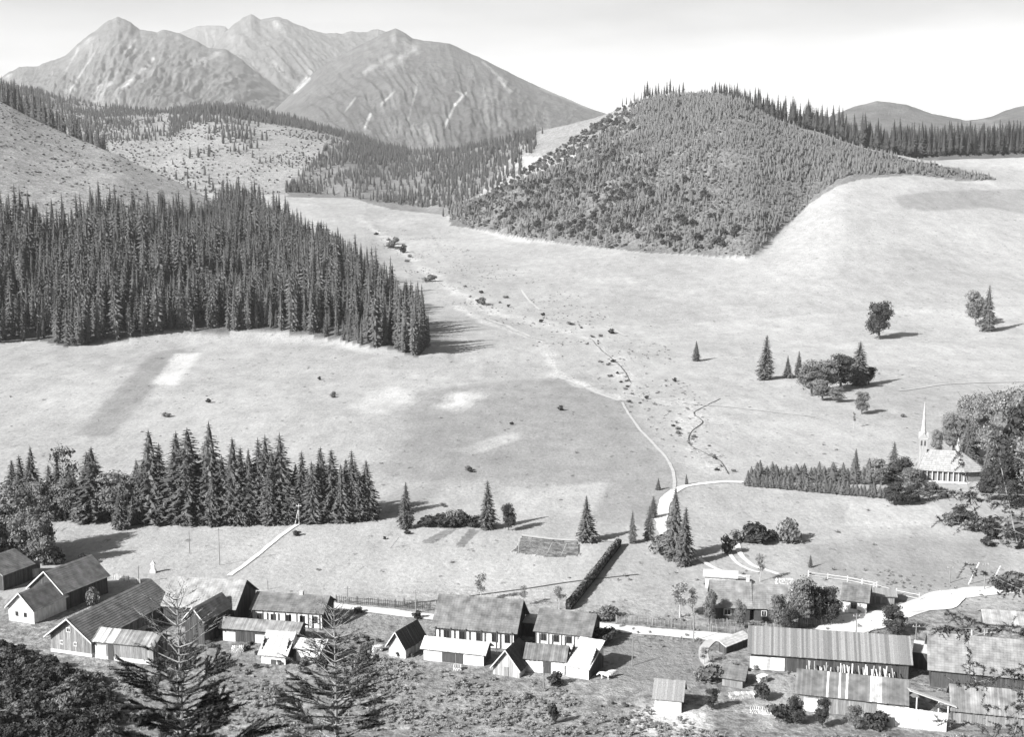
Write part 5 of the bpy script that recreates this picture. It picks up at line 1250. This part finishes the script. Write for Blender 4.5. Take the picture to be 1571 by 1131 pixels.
bush(700, 803, 775, 'pale thin bush above the low hedge', 1, .9); bush(1022, 852, 815, 'grey bush at the left foot of the tallest meadow spruce', 1, 1.2)
bush(625, 846 - 26, 812, 'tiny bush at the foot of the lone dark spruce', 0, 1.2, True)
# scattered dots on the meadow
q = random.Random(4)
for i, (x, y) in enumerate([(490, 583), (512, 606), (785, 652), (717, 722), (722, 725), (680, 778), (590, 828), (1385, 640), (938, 512), (742, 468), (737, 466), (660, 432), (618, 388), (600, 380), (1035, 586), (1420, 1000), (455, 822), (510, 610), (860, 630), (255, 640), (320, 618), (1200, 748), (815, 1071), (605, 375)]):
    bush(x, y, y - q.uniform(5, 9) * (1.6 if y < 470 else 1), 'tiny dark bush dotted on the open valley meadow', i, q.uniform(.9, 1.5), i % 2 == 0, group='bushes dotted over the meadows')
for i in range(46):   # along the stream bed
    t = q.random(); x = np.interp(t, [0, .25, .5, .75, 1], [560, 680, 900, 965, 1120]) + q.gauss(0, 8); y = np.interp(t, [0, .25, .5, .75, 1], [345, 440, 508, 600, 722]) + q.gauss(0, 4)
    bush(x, y, y - q.uniform(2.5, 6), 'scrubby bush by the stony stream bed, %s' % ('beside the spruce forest flank' if y < 420 else 'in mid valley' if y < 495 else 'on the pale scree fan' if y < 570 else 'near the bend of the cart track' if y < 640 else 'above the upper lane'), i, q.uniform(1, 1.8), i % 3 == 0, group='bushes along the stream bed')
# right-hand meadow trees
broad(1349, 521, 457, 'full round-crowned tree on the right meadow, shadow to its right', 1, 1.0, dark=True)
spruce(1515, 509, 434, 'spruce behind the pale broadleaf tree, high on the right meadow', 1, 1.25); broad(1497, 500, 442, 'pale broadleaf tree beside a spruce, high on the right meadow', 0, .85)
CL = 'trees of the clump on the right meadow'
for i, a in enumerate([(1175, 583, 510, 'left outermost spruce of the meadow clump', 1.5), (1208, 580, 543, 'thin dark young spruce right of the outermost one', 1.4), (1225, 580, 536, 'young spruce at the left side of the clump', 1.6), (1318, 592, 520, 'tallest spruce at the right side of the clump', 1.6)]): spruce(a[0], a[1], a[2], a[3], i + 1, a[4], CL)
for i, a in enumerate([(1245, 608, 548, 'low broadleaf tree at the lower left of the clump', 1.2), (1268, 600, 545, 'broadleaf tree in the middle of the clump', 1.1), (1290, 598, 538, 'dark broadleaf tree left of the tallest spruce in the clump', 1.2), (1262, 615, 580, 'bushy low tree at the foot of the clump', 1.5), (1283, 618, 590, 'low leafy tree under the middle of the clump', 1.3),
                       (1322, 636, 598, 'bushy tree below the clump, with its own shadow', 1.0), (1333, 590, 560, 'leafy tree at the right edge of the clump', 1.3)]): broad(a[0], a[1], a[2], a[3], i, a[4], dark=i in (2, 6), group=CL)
broad(1310, 657, 626, 'small crooked tree stump with few leaves below the clump', 0, .5, thin=True)
# churchyard plantation: two rows of young spruces
for i in range(26):
    x = 1153 + i * 7.4 + q.uniform(-2, 2); t = (x - 1150) / 190
    spruce(x, 737 + 6 * t, 707 + 4 * t + q.uniform(-5, 6) - (10 if i in (24,) else 0), 'young spruce, %s from the left in the upper churchyard row' % ordw(i), i, q.uniform(1.9, 2.7), 'young spruces in the churchyard rows', young=True)
for i in range(38):
    x = 1148 + i * 6.9 + q.uniform(-2, 2); t = (x - 1145) / 260
    spruce(x, 745 + 24 * t, 722 + 24 * t + q.uniform(-5, 4), 'young spruce, %s from the left in the lower churchyard row' % ordw(i), i, q.uniform(1.9, 2.7), 'young spruces in the churchyard rows', young=True)
spruce(1370, 738, 673, 'tall pale spruce rising behind the churchyard rows', 1, 1.6); spruce(1312, 730, 684, 'slim spruce rising above the upper churchyard row', 2, 1.3)
for i, a in enumerate([(1352, 745, 700, 1.3, 0), (1385, 745, 697, 1.2, 1), (1400, 760, 712, 1.2, 0), (1372, 775, 735, 1.3, 1), (1396, 775, 742, 1.3, 1), (1425, 768, 735, 1.2, 0)]): broad(a[0], a[1], a[2], 'leafy tree crowding the churchyard left of the church, no. %s from the rows' % ('first', 'second', 'third', 'fourth', 'fifth', 'sixth')[i] if False else
    ('leafy tree right behind the end of the upper churchyard row', 'leafy tree touching the left wall of the church', 'dark-footed tree below the church tower', 'low tree at the end of the lower churchyard row', 'low dark tree in front of the church terrace', 'pale low tree before the church terrace')[i], i, a[3], dark=bool(a[4]))
for i, a in enumerate([(1462, 700, 622, 1.0, 0, 'leafy tree directly behind the church roof'), (1490, 705, 592, 1.0, 0, 'tall pale tree right of the church'), (1515, 715, 585, 1.0, 0, 'tallest pale tree behind the church, towards the edge'), (1548, 745, 578, 1.0, 0, 'tall tree at the right edge beside the church'), (1575, 770, 585, 1.0, 1, 'dark tree cut by the right edge beside the church'),
        (1488, 712, 668, 1.2, 1, 'low dark tree tucked behind the turret'), (1540, 780, 690, 1.0, 1, 'dark tree below the church at the right edge'), (1515, 770, 712, 1.1, 1, 'dark low tree right of the hipped roof'), (1600, 790, 620, 1.1, 0, 'tree just past the right edge'), (1437, 700, 655, .9, 0, 'low tree behind the church ridge, next to the tower')]): broad(a[0], a[1], a[2], a[5], i, a[3] * .8, dark=bool(a[4])) if a[4] else big(a[0], a[1], a[2], a[5], i, a[3] * .9)
for i, a in enumerate([(1483, 716, 640, 'slim dark spruce between the church turret and the tall pale trees'), (1532, 742, 600, 'tall dark spruce among the pale trees right of the church'), (1560, 760, 640, 'dark spruce at the right edge under the tall tree'), (1512, 756, 690, 'small spruce at the right end of the hipped church roof')]): spruce(a[0], a[1], a[2], a[3], i, 1.4)
bush(1458, 805, 782, 'round bush below the church on the meadow edge', 1, 1.2)
for i, a in enumerate([(1475, 800, 775), (1500, 815, 790), (1530, 825, 790), (1560, 835, 780), (1515, 838, 822), (1550, 900, 868)]): bush(*a, ('shaggy bush just below the church terrace', 'shaggy bush lowest of three beside the church twigs', 'shaggy bush under the right-hand church trees', 'bush at the right edge below the church', 'low bush on the meadow rim at right', 'small bush above the right end of the road')[i], i, 1.4, i % 2 == 0, group='bushes below the church')
# bushes and garden trees by the right houses
bush(1156, 833, 797, 'wide dark bush pair on the meadow above the garden', 0, 1.3, True); bush(1140, 832, 806, 'smaller bush left of the wide dark one', 1, 1.1); bush(1180, 832, 812, 'low dark bush right of the wide one', 1, 1.2, True); bush(1209, 832, 792, 'round grey bush with a shadow to its right', 2, .85); bush(1116, 850, 818, 'dark bush beside the curved kerb', 0, .7, True)
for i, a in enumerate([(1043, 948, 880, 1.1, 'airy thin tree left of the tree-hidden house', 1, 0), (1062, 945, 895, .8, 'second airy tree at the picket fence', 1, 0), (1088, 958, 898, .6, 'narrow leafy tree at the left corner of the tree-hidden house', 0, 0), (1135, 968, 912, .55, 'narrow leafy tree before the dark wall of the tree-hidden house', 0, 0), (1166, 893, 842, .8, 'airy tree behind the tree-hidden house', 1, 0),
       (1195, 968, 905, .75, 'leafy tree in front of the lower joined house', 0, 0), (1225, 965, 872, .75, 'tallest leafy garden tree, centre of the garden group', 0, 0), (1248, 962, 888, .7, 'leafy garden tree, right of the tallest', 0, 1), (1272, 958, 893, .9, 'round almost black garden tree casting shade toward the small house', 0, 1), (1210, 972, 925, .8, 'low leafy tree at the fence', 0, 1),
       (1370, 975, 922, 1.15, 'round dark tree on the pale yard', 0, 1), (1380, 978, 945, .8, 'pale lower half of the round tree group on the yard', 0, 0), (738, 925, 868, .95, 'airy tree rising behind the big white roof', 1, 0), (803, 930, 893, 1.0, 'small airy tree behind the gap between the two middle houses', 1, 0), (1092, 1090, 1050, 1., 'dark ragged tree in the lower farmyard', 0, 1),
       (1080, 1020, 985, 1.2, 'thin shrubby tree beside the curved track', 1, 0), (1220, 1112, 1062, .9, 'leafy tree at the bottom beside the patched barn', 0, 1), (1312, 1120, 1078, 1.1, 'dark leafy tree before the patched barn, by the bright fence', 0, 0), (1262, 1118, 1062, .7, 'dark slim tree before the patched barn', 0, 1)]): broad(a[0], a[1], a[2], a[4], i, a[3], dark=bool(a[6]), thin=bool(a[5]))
broad(858, 935, 893, 'bare spreading little tree at the lower end of the hedge', 1, 1.2, thin=True)
bush(920, 990, 962, 'dark bush at the right corner of the balcony house', 0, 1.1, True); bush(935, 985, 960, 'second dark bush beside the road at the balcony house', 1, 1.0, True); bush(925, 950, 928, 'low thin bush beyond the road', 2, 1.6); bush(640, 1000 - 50, 935, 'dark bush at the left edge of the big roof', 0, 1.0, True); bush(848, 1112, 1076, 'lone dark sapling on the brushy slope at the bottom', 1, .4, True)
bush(1535, 905, 885, 'dark bush just above the road at the right edge', 0, 1.2, True); bush(1165, 1075, 1045, 'dark bush in the farmyard right of the low hut', 1, .8, True); bush(1085, 1045, 1010, 'ragged bush beside the curved track', 2, 1.0); bush(1195, 1110, 1080, 'bush at the bottom edge left of the patched barn', 1, 1.3, True); bush(1345, 1120, 1085, 'bush before the bright board fence', 0, 1.0, True); bush(852, 1052, 1028, 'dark bush below the dark-roofed shed', 0, 1.1, True)

# ------------------------------------------------------------------ hedge running up from the houses
W_ = [G(872, 936), G(905, 895), G(930, 862), G(949, 838)]
q = random.Random(12); mb = MB(); O_ = W_[0]
core = MB()
for a, b in zip(W_[:-1], W_[1:]):
    d = (b - a); n = int(d.length / .9); nrm = Vector((-d.y, d.x, 0)).normalized()
    for k in range(n):
        p = a.lerp(b, (k + .5) / n); p.z = hz(p.x, p.y); wl = .55 * q.uniform(.85, 1.15); hl_ = 1.5 * q.uniform(.85, 1.15)
        for j in range(95):
            e = Vector((q.gauss(0, 1), q.gauss(0, 1), q.gauss(0, 1))).normalized()
            c = p + nrm * (e.x * wl) + d.normalized() * (e.y * .75) + Vector((0, 0, hl_ * .5 + e.z * hl_ * .5)) - O_
            n_ = (nrm * e.x + Vector((0, 0, e.z)) + Vector((q.uniform(-.6, .6), q.uniform(-.6, .6), q.uniform(-.3, .6)))).normalized(); a_ = n_.orthogonal().normalized(); b_ = n_.cross(a_); s_ = q.uniform(.10, .2)
            mb.add([c - a_ * s_, c - b_ * s_, c + a_ * s_, c + b_ * s_], [(0, 1, 2, 3)], q.uniform(.5, 1.4))
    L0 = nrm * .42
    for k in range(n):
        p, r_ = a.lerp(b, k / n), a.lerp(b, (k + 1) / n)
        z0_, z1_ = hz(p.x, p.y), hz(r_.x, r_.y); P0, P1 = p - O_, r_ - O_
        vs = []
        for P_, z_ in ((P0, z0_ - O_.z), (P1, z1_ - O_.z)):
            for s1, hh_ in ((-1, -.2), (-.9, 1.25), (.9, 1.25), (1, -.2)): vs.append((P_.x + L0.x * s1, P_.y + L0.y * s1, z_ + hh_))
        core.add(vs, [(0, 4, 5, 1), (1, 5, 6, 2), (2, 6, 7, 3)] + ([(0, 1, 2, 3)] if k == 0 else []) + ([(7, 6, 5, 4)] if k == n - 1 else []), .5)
root = tag(empty('hedge', O_), 'straight clipped hedge running up the meadow from the houses', 'hedge')
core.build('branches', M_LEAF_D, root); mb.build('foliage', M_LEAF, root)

# ------------------------------------------------------------------ undergrowth
def und(name, poly, y0, y1, sp, dens, smin, smax, coll, nv, label, u0=-.6, u1=.6, flat=1.0, test=None):
    A, B, Z, px, py = scatter(poly, y0, y1, sp, u0=u0, u1=u1, dens=dens, test=test); s_ = rng.uniform(smin, smax, A.size) * rng.uniform(.7, 1.2, A.size)
    return wood(name, np.stack([A, B, Z - .03], -1), np.stack([s_, s_, s_ * flat], -1), coll, nv, label)
def clear(A, B, px, py):   # keep yards and roads free
    return ~(inpoly(px, py, [(930, 980), (1090, 980), (1070, 1050), (1005, 1095), (925, 1045)]) | inpoly(px, py, [(1000, 1095), (1100, 1000), (1240, 1010), (1571, 1060), (1571, 1131), (1160, 1131), (1050, 1110)]))
C_BUSHD = src_collection('dark_shrub', BUSH_D + [BUSH[2]])
SLOPE = [(-700, 1040), (0, 985), (80, 1015), (240, 1028), (400, 1028), (600, 1012), (650, 1022), (800, 1046), (900, 1058), (1000, 1090), (1200, 1131), (1571, 1131), (2400, 1140), (2400, 3000), (-700, 3000)]
und('undergrowth', SLOPE, 100, 175, .5, lambda A, B, px, py: np.clip(.30 + 1.8 * fbm(A / 5, B / 5, 4), 0, 1), .35, 1.1, C_TUFT, 4, 'rough grass and weeds on the bank below the houses', test=clear, flat=.9)
und('shrubbery', [(-700, 1060), (0, 990), (90, 1030), (160, 1055), (190, 1131), (500, 3000), (-700, 3000)], 100, 175, 1.1, lambda A, B, px, py: np.clip(.65 + 1.4 * fbm(A / 7, B / 7, 3), 0, 1), .4, 1.2, C_BUSHD, 3, 'dark shrubs filling the bottom left corner', flat=.9)
und('shrubbery', SLOPE, 100, 170, 2.0, lambda A, B, px, py: np.clip(.07 + 1.2 * fbm(A / 8 + 9, B / 8, 3), 0, 1), .12, .45, C_BUSH, 3, 'scattered shrubs on the bank below the houses', test=clear)
und('shrubbery', [(180, 1000), (400, 985), (660, 975), (650, 1010), (500, 1025), (240, 1028)], 140, 200, 1.2, lambda A, B, px, py: np.clip(.3 + 1.5 * fbm(A / 5 + 2, B / 5, 3), 0, 1), .25, .6, C_BUSH, 3, 'garden shrubs between the left-hand sheds')
und('undergrowth', [(930, 880), (1100, 880), (1250, 870), (1571, 880), (1571, 1131), (930, 980)], 140, 230, 1.0, lambda A, B, px, py: np.clip(.12 + 1.1 * fbm(A / 6 + 4, B / 6, 3), 0, 1), .3, .9, C_TUFT, 4, 'weeds round the right-hand yards')
und('undergrowth', [(0, 600), (600, 540), (1571, 560), (1571, 920), (0, 940)], 190, 520, 4.2, lambda A, B, px, py: np.clip(.02 + .9 * fbm(A / 18 + 4, B / 18, 3), 0, 1) ** 1.3, .5, 1.3, C_TUFT, 4, 'weeds and molehills dotted over the meadow', flat=.5)
und('undergrowth', [(540, 330), (640, 350), (1000, 500), (1150, 720), (1080, 740), (930, 590), (700, 470), (580, 390)], 280, 1100, 2.6, lambda A, B, px, py: np.clip(.12 + 1.4 * fbm(A / 14 + 4, B / 14, 3), 0, 1) * .8, .6, 1.6, C_TUFT, 4, 'low scrub in the valley bottom', flat=.6)
und('undergrowth', [(-100, 140), (60, 170), (330, 290), (420, 350), (-100, 370)], 600, 1160, 4.2, lambda A, B, px, py: np.clip(.22 + 1.4 * fbm(A / 25 + 4, B / 25, 3), 0, 1), .35, 1.1, C_BUSH, 3, 'juniper and stones on the grazed left slope', u0=-.7, u1=-.1, flat=.5)
# pale stones on the bank
st = bmesh.new(); bmesh.ops.create_icosphere(st, subdivisions=1, radius=.3)
for v in st.verts: v.co *= rnd.uniform(.75, 1.2)
stm = bpy.data.meshes.new('stone'); st.to_mesh(stm); st.free(); set_tone(stm); stm.materials.append(mat('field_stone', 0.34, noise=.4, nscale=3))
C_ST = src_collection('stones', [stm])
und('rubble', SLOPE, 105, 172, 1.1, lambda A, B, px, py: np.clip(.05 + 1.0 * fbm(A / 9 + 19, B / 9, 3), 0, 1), .2, .9, C_ST, 1, 'pale stones strewn over the bank', flat=.6)
und('rubble', [(560, 340), (640, 360), (960, 505), (1010, 590), (1130, 720), (1060, 700), (930, 600), (700, 470)], 280, 1000, 4.0, lambda A, B, px, py: np.clip(.2 + fbm(A / 9, B / 9, 3), 0, 1) * .5, .6, 1.6, C_ST, 1, 'stones of the stream bed', flat=.6)

# ------------------------------------------------------------------ near conifers whose tops reach into the picture
M_TWIG = mat('sunlit_twigs', 0.19, noise=.3, nscale=8)
M_NEAR = mat('near_needles', 0.045, noise=.35, nscale=4)
def near_conifer(px, top, Y, H, label, seed, spread=1.0, thick=1.0, tone_l=1.0):
    """young pine-like conifer: leader, whorls of up-swept branches, needle sprays on the lower ones"""
    q = random.Random(seed); t = atY(px, top, Y); base = (t[0], t[1], t[2] - H)
    root = tag(empty('conifer_tree', base), label, 'tree')
    tr = MB(); tr.tube([(0, 0, -1.5), (.02, 0, H * .5), (0, .03, H * .85), (0, 0, H)], [.16, .10, .035, .012], 7); tr.build('trunk', M_TWIG, root)
    br, nd = MB(), MB()
    def spray(a, b, dens, ln):
        d = b - a; k = int(d.length * dens); dn = d.normalized(); s1 = dn.orthogonal().normalized(); s2 = dn.cross(s1)
        for i in range(k):
            p = a.lerp(b, q.random()); an = q.uniform(0, 6.283); o = (s1 * math.cos(an) + s2 * math.sin(an)) * q.uniform(.6, 1) + dn * q.uniform(.5, 1.1)
            o = o.normalized() * ln * q.uniform(.6, 1.2); w = dn.cross(o).normalized() * ln * .16
            nd.add([p - w, p + w, p + o], [(0, 1, 2)], q.uniform(.6, 1.6))
    z = .35
    k = 0
    while z < H - .3 and z < 6.5:
        f = min(z / 4.6, 1.3); n = q.randint(4, 6); a0 = q.uniform(0, 6.28); L_ = (.45 + 1.75 * f ** .75) * spread * q.uniform(.7, 1.15); rise = 1.15 - .65 * min(f, 1)
        leafy = max(0.1, min(1.15, (f - .25) / .6)) * thick
        for j in range(n):
            an = a0 + 6.283 * (j + q.uniform(-.25, .25)) / n; ll = L_ * q.uniform(.6, 1.25); rj = rise * q.uniform(.55, 1.3); pw = q.uniform(.9, 1.7); P = [Vector((0, 0, H - z))]
            for s_ in (.35, .7, 1.0): P.append(Vector((math.cos(an) * ll * s_, math.sin(an) * ll * s_, H - z + ll * rj * s_ ** pw * .75)))
            br.tube(P, [.022 + .012 * f, .016 + .01 * f, .011, .005], 4, q.uniform(.7, 1.4) * tone_l)
            for a, b in zip(P[:-1], P[1:]): spray(a, b, 16 + 120 * leafy ** 2, .06 + .06 * leafy)
            for s_ in range(int(4 + 8 * f)):
                g = q.uniform(.3, .95); i0 = 1 if g < .5 else 2; b0 = P[i0].lerp(P[min(i0 + 1, 3)], (g * 2) % 1); a2 = an + q.choice((-1, 1)) * q.uniform(.5, .9); l2 = ll * q.uniform(.2, .45)
                e = b0 + Vector((math.cos(a2) * l2, math.sin(a2) * l2, l2 * rise * .6)); br.tube([b0, e], [.009, .004], 3, q.uniform(.7, 1.3) * tone_l); spray(b0, e, 18 + 140 * leafy ** 2, .06 + .06 * leafy)
        z += .24 + .20 * q.random()
    br.build('branches', M_TWIG, root, kind='stuff'); nd.build('needles', M_NEAR, root, kind='stuff')
near_conifer(271, 905, 40, 16, 'nearest conifer top with up-swept twigs, bottom left in front of the barns', 31, .86)
near_conifer(512, 925, 52, 15, 'second near conifer top, thinner, left of the middle of the bottom edge', 32, .95, thick=.72)
# nearly bare larch at the right edge, its boughs hanging into the picture
def near_larch():
    q = random.Random(77); Y = 34; t = atY(1640, 640, Y); H = 24; root = tag(empty('larch_tree', (t[0], t[1], t[2] - H)), 'nearly bare near tree whose pale boughs cross the right edge', 'tree')
    tr = MB(); tr.tube([(0, 0, -2), (0, 0, H * .6), (.05, 0, H)], [.25, .12, .03], 7); tr.build('trunk', M_TWIG, root)
    br, nd = MB(), MB()
    def bough(p0, p1, sag, r, lab=1.0):
        P = [p0 + (p1 - p0) * s_ + Vector((0, 0, -sag * math.sin(math.pi * s_ * .6) + q.uniform(-.04, .04))) for s_ in (0, .25, .5, .75, 1)]
        br.tube(P, [r, r * .8, r * .6, r * .4, r * .15], 5, q.uniform(.9, 1.5))
        for s_ in range(int((p1 - p0).length * 13)):
            i = q.randint(0, 3); b0 = P[i].lerp(P[i + 1], q.random()); l2 = q.uniform(.12, .5); e = b0 + Vector((q.uniform(-1, .6), q.uniform(-.8, .8), q.uniform(-.9, .5))) * l2
            br.tube([b0, e], [r * .25, .003], 3, q.uniform(.7, 1.6))
            for k in range(46):
                p = b0.lerp(e, q.random()); o = Vector((q.gauss(0, 1), q.gauss(0, 1), q.gauss(0, 1))).normalized() * q.uniform(.04, .10); w = o.orthogonal().normalized() * .011
                nd.add([p - w, p + w, p + o], [(0, 1, 2)], q.uniform(.2, 1.8))
    org = Vector(root.location)
    for (x0, y0, x1, y1, dy) in [(1640, 760, 1400, 745, 0), (1640, 800, 1370, 722, .5), (1640, 850, 1470, 770, -.5), (1640, 830, 1440, 790, .8), (1640, 930, 1480, 860, 0), (1640, 990, 1450, 935, .4), (1640, 960, 1430, 960, -.6), (1640, 1060, 1490, 1010, .2), (1640, 1000, 1470, 1050, -.3), (1640, 720, 1540, 690, .3), (1640, 880, 1520, 905, .5), (1640, 1080, 1500, 1075, 0), (1640, 1120, 1440, 1100, .5)]:
        a = Vector(atY(x0, y0, Y)); b = Vector(atY(x1, y1, Y + dy)); bough(a - org, b - org, .12, .02)
    # the upright pale shoot in front of the church
    for (x0, y0, x1, y1) in [(1496, 790, 1462, 648), (1560, 830, 1520, 640), (1556, 1131, 1571, 1050), (1500, 1060, 1480, 960)]:
        a = Vector(atY(x0, y0, Y)); b = Vector(atY(x1, y1, Y)); bough(a - org, b - org, 0, .022)
    br.build('branches', M_TWIG, root, kind='stuff'); nd.build('needles', M_NEAR, root, kind='stuff')
near_larch()
# ------------------------------------------------------------------ haze
hb = bmesh.new(); bmesh.ops.create_cube(hb, size=1.0)
for v in hb.verts: v.co = Vector((v.co.x * 36000, v.co.y * 20000 + 8000, -12 + (v.co.z + 0.5) * 1500))
hm = bpy.data.meshes.new('haze'); hb.to_mesh(hm); hb.free()
ho = bpy.data.objects.new('haze', hm); COL.objects.link(ho); ho['kind'] = 'stuff'
m = bpy.data.materials.new('haze'); m.use_nodes = True
for n in list(m.node_tree.nodes): m.node_tree.nodes.remove(n)
vo = m.node_tree.nodes.new('ShaderNodeVolumePrincipled'); oo = m.node_tree.nodes.new('ShaderNodeOutputMaterial')
vo.inputs['Color'].default_value = (0.92, 0.92, 0.92, 1); vo.inputs['Density'].default_value = 0.000055
m.node_tree.links.new(vo.outputs[0], oo.inputs['Volume'])
hm.materials.append(m)
